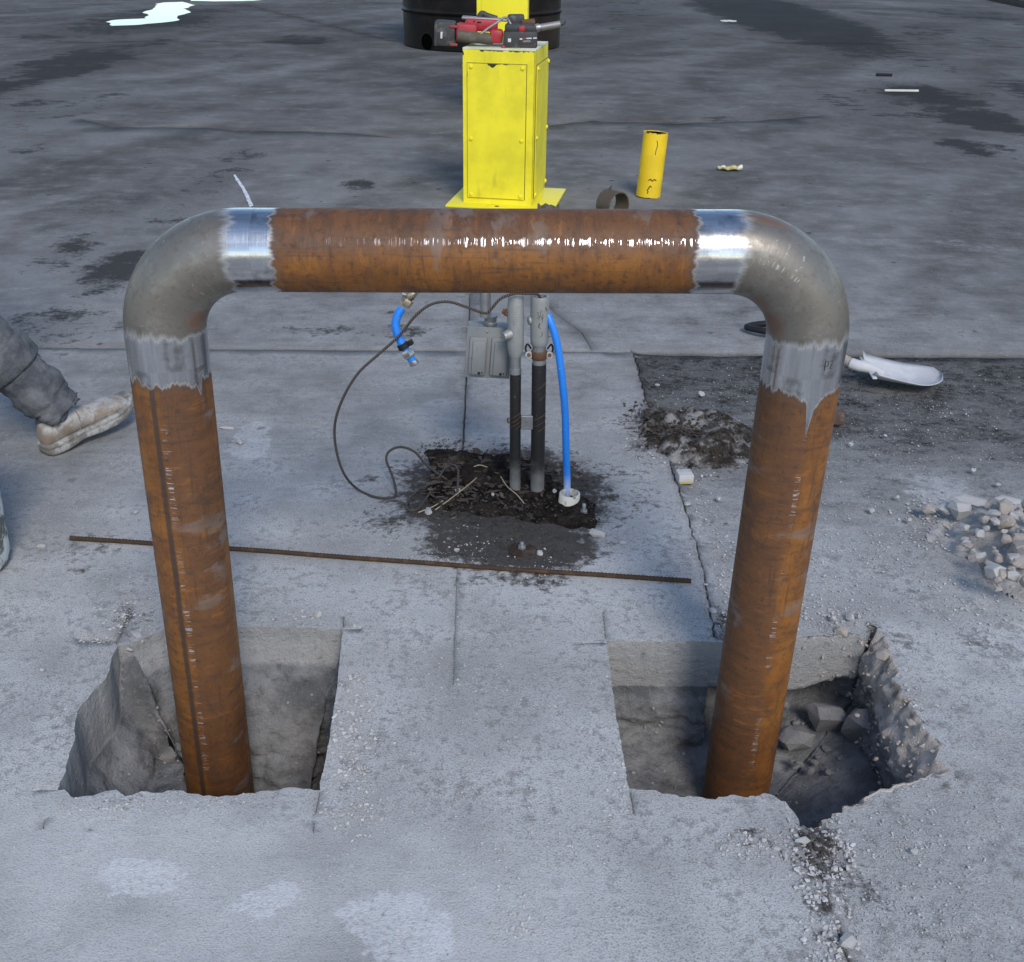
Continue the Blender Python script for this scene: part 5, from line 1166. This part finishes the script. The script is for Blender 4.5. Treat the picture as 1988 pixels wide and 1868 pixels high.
# puddles and a streak of white paint
M_water = NT('puddle_water'); _P = M_water.coord()
M_water = M_water.out((0.03, 0.033, 0.036), 0.03, 0, M_water.bump(M_water.noise(_P, 2.2, 2), 0.02, 0.01), 0.5)
def sheet(name, pts, mat, z=0.004):
    w = [G(x, y) for x, y in pts]; w2 = resample([p.xy for p in w], 0.12 if w[0].y > 8 else 0.02, lambda p: 0.05 if w[0].y > 8 else 0.004)
    o = mobj(name, [(p.x, p.y, z) for p in w2], [list(range(len(w2)))], mat, None, False)
    if o.data.polygons[0].normal.z < 0: o.data.flip_normals()
    return o
k_ = 0.4121
pa_ = [(500, 105), (540, 95), (680, 88), (700, 70), (670, 60), (720, 45), (735, 22), (770, 13), (860, 10), (915, 25), (870, 42), (900, 60), (830, 78), (850, 98), (760, 108), (640, 120), (530, 123)]
struct(sheet('puddle_water', [(x * k_, y * k_) for x, y in pa_], M_water))
struct(sheet('puddle_water', [(900 * k_, 5 * k_), (1010 * k_, 8 * k_), (1200 * k_, 5 * k_), (1255 * k_, -3 * k_), (1230 * k_, -40 * k_), (1000 * k_, -50 * k_), (880 * k_, -20 * k_)], M_water))
M_wpaint = simple('white_paint', (0.62, 0.64, 0.66), 0.7, 0, 0.2, 60, 0.2, (0.22, 0.22, 0.23), 30, 0.5, 0.62)
struct(sheet('white_paint_streak', [(453, 340), (457, 340), (466, 352), (474, 364), (483, 380), (492, 400), (485, 404), (478, 385), (468, 365), (459, 352)], M_wpaint, 0.003))

# ------------------------------------------------------------------ cordless tools on the pedestal
M_tred = simple('tool_red', (0.36, 0.022, 0.030), 0.5, 0, 0.25, 40, 0.15, (0.20, 0.07, 0.06), 25, 0.52, 0.7)
M_tblk = simple('tool_black', (0.040, 0.040, 0.040), 0.6, 0, 0.3, 40, 0.2, (0.12, 0.11, 0.10), 22, 0.52, 0.7)
M_tkha = simple('dusty_grip', (0.085, 0.075, 0.055), 0.8, 0, 0.3, 40, 0.3, (0.14, 0.12, 0.09), 25, 0.5, 0.7)
M_tgry = simple('dusty_aluminium', (0.30, 0.28, 0.27), 0.5, 0.5, 0.2, 30, 0.2)
M_lab = simple('white_label', (0.55, 0.55, 0.55), 0.5, 0, 0.1); M_teal = simple('teal_label', (0.10, 0.22, 0.22), 0.5, 0, 0.1)
def qb(name, x0, x1, y0, y1, Y, dep, mat, parent, bev=0.006, tilt=0.0, yaw=0.0):
    a, b = PY(x0, y0, Y), PY(x1, y1, Y); c = (a + b) / 2 + Vector((0, dep / 2, 0))
    R3 = Matrix.Rotation(yaw, 3, 'Z') @ Matrix.Rotation(tilt, 3, 'Y')
    return box(name, c, (abs(b.x - a.x), dep, abs(a.z - b.z)), mat, parent, bev, R3)
TY = 6.30
t1 = wempty('cordless_saw', PY(930, 92, TY + 0.05)); tag(t1, 'red and black cordless saw on the pedestal with battery overhanging at left', 'saw')
bt1 = qb('battery', 844, 884, 41, 91, TY, 0.10, M_tblk, t1, 0.012, 0.05)
qb('battery_cap', 842.5, 850, 42, 90, TY - 0.004, 0.104, M_tblk, bt1, 0.006, 0.05)
qb('battery_mark', 855, 859, 62, 75, TY - 0.0065, 0.004, M_lab, bt1, 0.0005, 0.05)
for yy in (52, 87): qb('release_rail', 873, 888, yy - 2.5, yy + 2.5, TY - 0.006, 0.012, M_tred, t1, 0.002, 0.02)
qb('rear_housing', 884, 926, 46, 84, TY + 0.005, 0.085, M_tred, t1, 0.016, 0.06)
qb('motor_housing', 903, 966, 37, 62, TY + 0.06, 0.10, M_tred, t1, 0.014, 0.03)
qb('top_rail', 896, 985, 34, 41, TY + 0.08, 0.08, M_tgry, t1, 0.006, 0.04)
qb('vent_slot', 926, 934, 42, 45, TY + 0.058, 0.004, M_dark, t1, 0.0005); qb('vent_slot', 919, 922, 40, 43, TY + 0.058, 0.004, M_dark, t1, 0.0005)
h0, h1 = PY(889, 70, TY), PY(945, 75, TY - 0.01)
tube('grip', [h0, h0.lerp(h1, .3), h0.lerp(h1, .7), h1, PY(956, 76, TY)], [0.030, 0.030, 0.027, 0.030, 0.028], M_tkha, t1, 18)
qb('trigger_head', 951, 976, 58, 85, TY - 0.03, 0.09, M_tred, t1, 0.014, 0.02)
tube('hang_hook', smooth_path([PY(930, 69, TY - 0.02), PY(948, 55, TY - 0.01), PY(968, 42, TY), PY(981, 34, TY + 0.03), PY(990, 44, TY), PY(993, 56, TY)], 5), 0.006, M_tgry, t1, 8)
tube('rear_handle', smooth_path([PY(929, 36, TY + 0.14), PY(934, 28, TY + 0.14), PY(938, 27, TY + 0.14), PY(946, 31, TY + 0.14), PY(965, 37, TY + 0.14)], 4), 0.016, M_tblk, t1, 12)
lathe('red_button', [(0.011, 0), (0.011, 0.016), (0.007, 0.02)], M_tred, t1, 14, along(PY(977, 92, TY - 0.06), (0, -1, 0.1)))
t2 = wempty('cordless_drill', PY(1010, 97, TY - 0.02)); tag(t2, 'black cordless drill with battery label at the right on the pedestal', 'drill')
bt2 = qb('battery', 977, 1043, 61, 95, TY - 0.06, 0.12, M_tblk, t2, 0.012, -0.02)
qb('battery_top', 980, 1041, 48, 64, TY - 0.04, 0.10, M_tblk, t2, 0.012, 0.02)
qb('latch_button', 1007, 1019, 51, 62, TY - 0.05, 0.02, M_tred, t2, 0.006)
lb_ = qb('battery_label', 1008, 1043, 72, 84, TY - 0.0635, 0.004, M_tblk, bt2, 0.001, -0.05)
for x0, x1, y0, y1, mm in [(1009, 1014, 74.5, 77.5, M_lab), (1015, 1021, 74, 77, M_tred), (1022, 1032, 73.5, 76, M_lab), (1035, 1042, 73, 75.5, M_lab), (1015, 1030, 78.5, 82, M_teal), (1009, 1034, 83, 84.2, M_tred)]:
    qb('label_mark', x0, x1, y0, y1, TY - 0.0655, 0.003, mm, lb_, 0.0004, -0.05)
qb('battery_mark', 986, 992, 75, 82, TY - 0.0625, 0.004, M_lab, bt2, 0.0005)
qb('drill_body', 985, 1018, 29, 52, TY + 0.07, 0.09, M_tblk, t2, 0.012, -0.03)
qb('brown_guard', 1012, 1039, 38, 52, TY + 0.05, 0.05, M_rusty, t2, 0.008, -0.06)
tube('chuck', [PY(1036, 56, TY), PY(1044, 54, TY), PY(1052, 53, TY)], [0.016, 0.022, 0.014], M_galv, t2, 14)
tb = [PY(1050 + 38 * k / 40, 53.5 - 6.5 * k / 40, TY) for k in range(41)]
tube('threaded_bit', tb, [0.0165 + 0.0022 * (k % 2) for k in range(41)], M_tgry, t2, 12, sharp=80)
tube('bit_tip', [tb[-1], tb[-1] + Vector((0.02, 0, 0.006)), tb[-1] + Vector((0.028, 0, 0.018))], [0.012, 0.008, 0.003], M_tblk, t2, 8)

# ------------------------------------------------------------------ splattered bucket at the left edge
M_buck = NT('splattered_plastic'); _P = M_buck.coord(); _n = M_buck.noise(_P, 16, 6, 0.65)
M_buck = M_buck.out(M_buck.mix(M_buck.rng(_n, 0.45, 0.55), (0.11, 0.115, 0.10), (0.56, 0.58, 0.57)), 0.8, 0, M_buck.bump(_n, 0.5, 0.006))
bpos = G(9, 1113); bc = Vector((bpos.x - 0.150, bpos.y + 0.02, 0))
bk = empty('bucket', bc); tag(bk, 'white splattered plastic bucket cut off by the left edge', 'bucket')
lathe('bucket_wall', [(0.128, 0.002), (0.140, 0.004), (0.148, 0.018), (0.150, 0.05), (0.158, 0.36), (0.166, 0.362), (0.166, 0.385), (0.152, 0.385), (0.145, 0.06), (0.02, 0.05)], M_buck, bk, 40)
tube('bail_handle', smooth_path([Vector((-0.16, 0, 0.35)), Vector((-0.12, -0.10, 0.30)), Vector((0, -0.16, 0.26)), Vector((0.12, -0.10, 0.30)), Vector((0.16, 0, 0.35))], 6), 0.0025, M_galv, bk, 6)

# ------------------------------------------------------------------ person stepping in from the left
M_trou = NT('grey_work_trousers'); _P = M_trou.coord(); _n = M_trou.noise(_P, 14, 6, 0.65); _w = M_trou.noise(M_trou.mapping(_P, (1, 1, 1)), 500, 2)
_c = M_trou.mix(M_trou.rng(_n, 0.35, 0.65), (0.075, 0.080, 0.092), (0.165, 0.168, 0.176)); _c = M_trou.mix(M_trou.math('MULTIPLY', M_trou.rng(M_trou.noise(_P, 30, 5), 0.58, 0.7), 0.6), _c, (0.15, 0.135, 0.11))
M_trou = M_trou.out(_c, 0.9, 0, M_trou.bump(M_trou.math('ADD', M_trou.noise(_P, 34, 5, 0.6, 0.6), M_trou.math('MULTIPLY', _w, 0.3)), 0.8, 0.010), 0.2)
M_boot = NT('dusty_leather'); _P = M_boot.coord(); _n = M_boot.noise(_P, 20, 6, 0.65); _z = M_boot.sep(_P)[2]
_c = M_boot.mix(M_boot.noise(_P, 35, 4), (0.19, 0.145, 0.105), (0.27, 0.215, 0.165)); _c = M_boot.mix(M_boot.rng(M_boot.math('ADD', _n, M_boot.math('MULTIPLY', _z, 3.0)), 0.62, 0.95), _c, (0.40, 0.39, 0.38))
_c = M_boot.mix(M_boot.math('MULTIPLY', M_boot.rng(M_boot.noise(_P, 90, 4), 0.52, 0.68), 0.5), _c, (0.16, 0.13, 0.10))
M_boot = M_boot.out(_c, 0.85, 0, M_boot.bump(_n, 0.4, 0.006))
M_sole = simple('dusty_sole', (0.17, 0.155, 0.135), 0.9, 0, 0.25, 40, 0.3, (0.36, 0.35, 0.335), 20, 0.48, 0.65)
M_skin = simple('skin', (0.42, 0.24, 0.16), 0.55, 0, 0.08, 20, 0.05); M_jack = simple('navy_jacket', (0.02, 0.026, 0.045), 0.9, 0, 0.3, 12, 0.4)
M_hair = simple('dark_hair', (0.02, 0.015, 0.012), 0.6, 0, 0.3, 60, 0.6)
def skin(name, nodes, edges, mat, parent, root=0, sub_=2, disp=None):
    me = bpy.data.meshes.new(name); me.from_pydata([n[0] for n in nodes], edges, []); o = bpy.data.objects.new(name, me); COL.objects.link(o)
    md = o.modifiers.new('Skin', 'SKIN'); md.use_smooth_shade = True
    for i, n in enumerate(nodes):
        r = n[1]; me.skin_vertices[0].data[i].radius = (r, r) if not isinstance(r, tuple) else r; me.skin_vertices[0].data[i].use_root = (i == root)
    s2 = o.modifiers.new('Sub', 'SUBSURF'); s2.levels = s2.render_levels = sub_
    dg = bpy.context.evaluated_depsgraph_get(); m2 = bpy.data.meshes.new_from_object(o.evaluated_get(dg)); bpy.data.objects.remove(o)
    if disp:
        for v in m2.vertices: v.co = v.co + disp(v.co, v.normal)
    m2.name = name; m2.materials.clear(); m2.materials.append(mat); m2.polygons.foreach_set('use_smooth', [True] * len(m2.polygons))
    o2 = bpy.data.objects.new(name, m2); COL.objects.link(o2)
    if parent: put(o2, parent)
    return o2
heel = G(92, 882); toe = G(262, 792, 0.045); fd = (toe - heel); fd.z = 0; fd.normalize()
ank = heel + fd * 0.075 + Vector((0, 0, 0.105))
knee = ank + Vector((-0.235, -0.075, 0.345)); hip = knee + Vector((-0.165, 0.03, 0.40))
pel = hip + Vector((-0.02, -0.10, 0.02)); hip2 = pel + Vector((-0.01, -0.11, -0.02)); knee2 = hip2 + Vector((0.04, -0.03, -0.41)); ank2 = knee2 + Vector((-0.27, -0.02, -0.34))
waist = pel + Vector((0.0, 0, 0.14)); chest = waist + Vector((0.03, 0, 0.24)); neckp = chest + Vector((0.02, 0, 0.18)); headp = neckp + Vector((0.03, 0, 0.12)); crown = headp + Vector((0.01, 0, 0.10))
shL, shR = chest + Vector((0, 0.19, 0.12)), chest + Vector((0, -0.19, 0.12)); elL, elR_ = shL + Vector((-0.05, 0.05, -0.28)), shR + Vector((0.03, -0.05, -0.28)); wrL, wrR = elL + Vector((0.13, 0.0, -0.22)), elR_ + Vector((0.12, 0, -0.22))
body_n = [(pel, .10), (waist, .105), (chest, .125), (neckp, .052), (headp, (.078, .085)), (crown, (.055, .06)), (shL, .055), (elL, .040), (wrL, .028), (wrL + Vector((.04, 0, -.06)), .034), (shR, .055), (elR_, .040), (wrR, .028), (wrR + Vector((.04, 0, -.06)), .034), (hip, .085), (knee, .056), (ank, .040), (hip2, .085), (knee2, .056), (ank2, .040)]
be = [(0, 1), (1, 2), (2, 3), (3, 4), (4, 5), (2, 6), (6, 7), (7, 8), (8, 9), (2, 10), (10, 11), (11, 12), (12, 13), (0, 14), (14, 15), (15, 16), (0, 17), (17, 18), (18, 19)]
pers = skin('person', body_n, be, M_skin, None)
tag(pers, 'person in grey work trousers and dusty tan boots stepping in at the left edge', 'person')
for w0, sy in ((body_n[9][0], 1), (body_n[13][0], -1)):
    for f in range(4): skin('finger', [(w0 + Vector((.0, (f - 1.5) * .017, 0)), .009), (w0 + Vector((.03, (f - 1.5) * .020, -.045)), .008), (w0 + Vector((.025, (f - 1.5) * .019, -.085 + .008 * abs(f - 1.5))), .007)], [(0, 1), (1, 2)], M_skin, pers, 0, 1)
    skin('thumb', [(w0 + Vector((.0, -.025 * sy, .02)), .010), (w0 + Vector((.04, -.035 * sy, -.005)), .009), (w0 + Vector((.055, -.03 * sy, -.035)), .008)], [(0, 1), (1, 2)], M_skin, pers, 0, 1)
skin('nose', [(headp + Vector((.078, 0, .02)), .010), (headp + Vector((.098, 0, -.01)), .013)], [(0, 1)], M_skin, pers, 0, 1)
skin('hair', [(crown + Vector((-.01, 0, .0)), (.068, .074)), (headp + Vector((-.035, 0, .04)), (.062, .078))], [(0, 1)], M_hair, pers, 0, 2)
skin('jacket', [(pel + Vector((0, 0, .05)), .135), (waist, .130), (chest, .155), (neckp + Vector((0, 0, -.04)), .075), (shL, .075), (elL, .058), (wrL, .046), (shR, .075), (elR_, .058), (wrR, .046)], [(0, 1), (1, 2), (2, 3), (2, 4), (4, 5), (5, 6), (2, 7), (7, 8), (8, 9)], M_jack, pers)
sh_d = (knee - ank).normalized()
def wr(co, n):
    t_ = (co - ank).dot(sh_d)
    if (co - ank).length > 0.6: return n * 0.006 * fbm(co, 9, 3)
    fold = sstep(0.20, 0.0, t_)
    q = Vector((co.x * 6, co.y * 6, t_ * 34 + 2.0 * math.sin((co.x - ank.x) * 20)))
    crease = 1 - abs(noise.noise(Vector((co.x * 5, co.y * 5, t_ * 26 + 3.0 * co.x))) * 2)
    return n * (0.014 * noise.noise(q) * (0.35 + 1.2 * fold) - 0.010 * max(0, crease) ** 3 * (0.5 + fold) + 0.006 * fbm(co, 18, 3, 2))
def lerpn(a, b, t_): return a.lerp(b, t_)
legn = [(pel, .115), (hip, .112), (hip.lerp(knee, .5), .100), (knee, .090), (knee.lerp(ank, .25), .088), (knee.lerp(ank, .5), .086), (knee.lerp(ank, .75), .083), (knee.lerp(ank, .92), .078), (ank + sh_d * -0.010, .072),
        (hip2, .112), (hip2.lerp(knee2, .5), .100), (knee2, .088), (knee2.lerp(ank2, .5), .084), (knee2.lerp(ank2, .9), .078)]
skin('trousers', legn, [(0, 1), (1, 2), (2, 3), (3, 4), (4, 5), (5, 6), (6, 7), (7, 8), (0, 9), (9, 10), (10, 11), (11, 12), (12, 13)], M_trou, pers, 0, 3, wr)
cuff = knee.lerp(ank, 0.50)
tube('turned_up_cuff', [cuff - sh_d * -0.055, cuff - sh_d * -0.050, cuff - sh_d * 0.02, cuff - sh_d * 0.030], [0.083, 0.094, 0.092, 0.082], M_trou, pers, 28)
def boot(hl, d, pitch, parent):
    """sections along the foot: (distance, half width, top, side bulge)"""
    sec = [(-.004, .020, .060), (.004, .030, .085), (.02, .037, .105), (.05, .040, .118), (.09, .041, .112), (.125, .043, .095), (.16, .047, .082), (.20, .051, .073), (.24, .050, .066), (.275, .043, .056), (.296, .028, .043), (.305, .010, .032)]
    rotp = Matrix.Rotation(-pitch, 3, Vector((-d.y, d.x, 0)).normalized()); sd2 = Vector((-d.y, d.x, 0)); V, Fc = [], []; n = 18
    def W_(s_, x, z): return hl + rotp @ (d * s_ + sd2 * x + Vector((0, 0, z)))
    for (s_, w, h) in sec:
        for k in range(n):
            a = 2 * math.pi * k / n; ca, sa = math.cos(a), math.sin(a)
            x = w * math.copysign(abs(ca) ** 0.75, ca); z = 0.024 + (h - 0.024) * (0.5 + 0.5 * math.copysign(abs(sa) ** 0.8, sa))
            if sa > 0: x *= 1 - 0.35 * sa ** 2
            V.append(W_(s_, x, z) + Vector((0, 0, 0.0025 * noise.noise(Vector((s_ * 40, a * 2, 1))))))
    m_ = len(sec)
    for i in range(m_ - 1):
        for k in range(n): k2 = (k + 1) % n; Fc.append((i * n + k, (i + 1) * n + k, (i + 1) * n + k2, i * n + k2))
    Fc.append(tuple(range(n))); Fc.append(tuple((m_ - 1) * n + k for k in range(n))[::-1])
    up = mobj('boot', V, Fc, M_boot, parent)
    md = up.modifiers.new('Sub', 'SUBSURF'); md.levels = md.render_levels = 1
    outl = [(-.010, .018), (-.004, .032), (.02, .041), (.06, .042), (.11, .041), (.16, .049), (.21, .055), (.25, .053), (.285, .043), (.305, .028), (.314, .010)]
    pts = [(s_, w) for s_, w in outl] + [(s_, -w) for s_, w in outl[::-1]]
    V, Fc = [], []; L_ = len(pts)
    for z, g in ((0.0, .97), (0.006, 1.0), (0.016, 1.0), (0.018, .975), (0.021, .975), (0.023, 1.0), (0.030, 1.0), (0.034, .95)):
        for s_, w in pts: V.append(W_(0.15 + (s_ - 0.15) * g, w * g, z + (0.006 if 0.10 < s_ < 0.14 and z == 0 else 0) + 0.02 * max(0, (s_ - 0.22) / 0.09) ** 2))
    for r in range(7):
        for k in range(L_): k2 = (k + 1) % L_; Fc.append((r * L_ + k, r * L_ + k2, (r + 1) * L_ + k2, (r + 1) * L_ + k))
    Fc.append(tuple(range(L_))); Fc.append(tuple(7 * L_ + k for k in range(L_)))
    so2 = mobj('sole', V, Fc, M_sole, up); so2.data.set_sharp_from_angle(angle=math.radians(45))
    # seam between heel counter and vamp
    tube('welt_seam', [W_(.10, .0415, .034), W_(.108, .0425, .055), W_(.112, .038, .078), W_(.114, .026, .096)], 0.0018, M_sole, up, 5)
    tube('welt_seam', [W_(.10, -.0415, .034), W_(.108, -.0425, .055), W_(.112, -.038, .078), W_(.114, -.026, .096)], 0.0018, M_sole, up, 5)
    return up
boot(heel + Vector((0, 0, 0.004)), fd, math.radians(9), pers)
hl2 = Vector((ank2.x - 0.06, ank2.y, 0.05)); boot(hl2, Vector((1, 0.1, 0)).normalized(), math.radians(-9), pers)
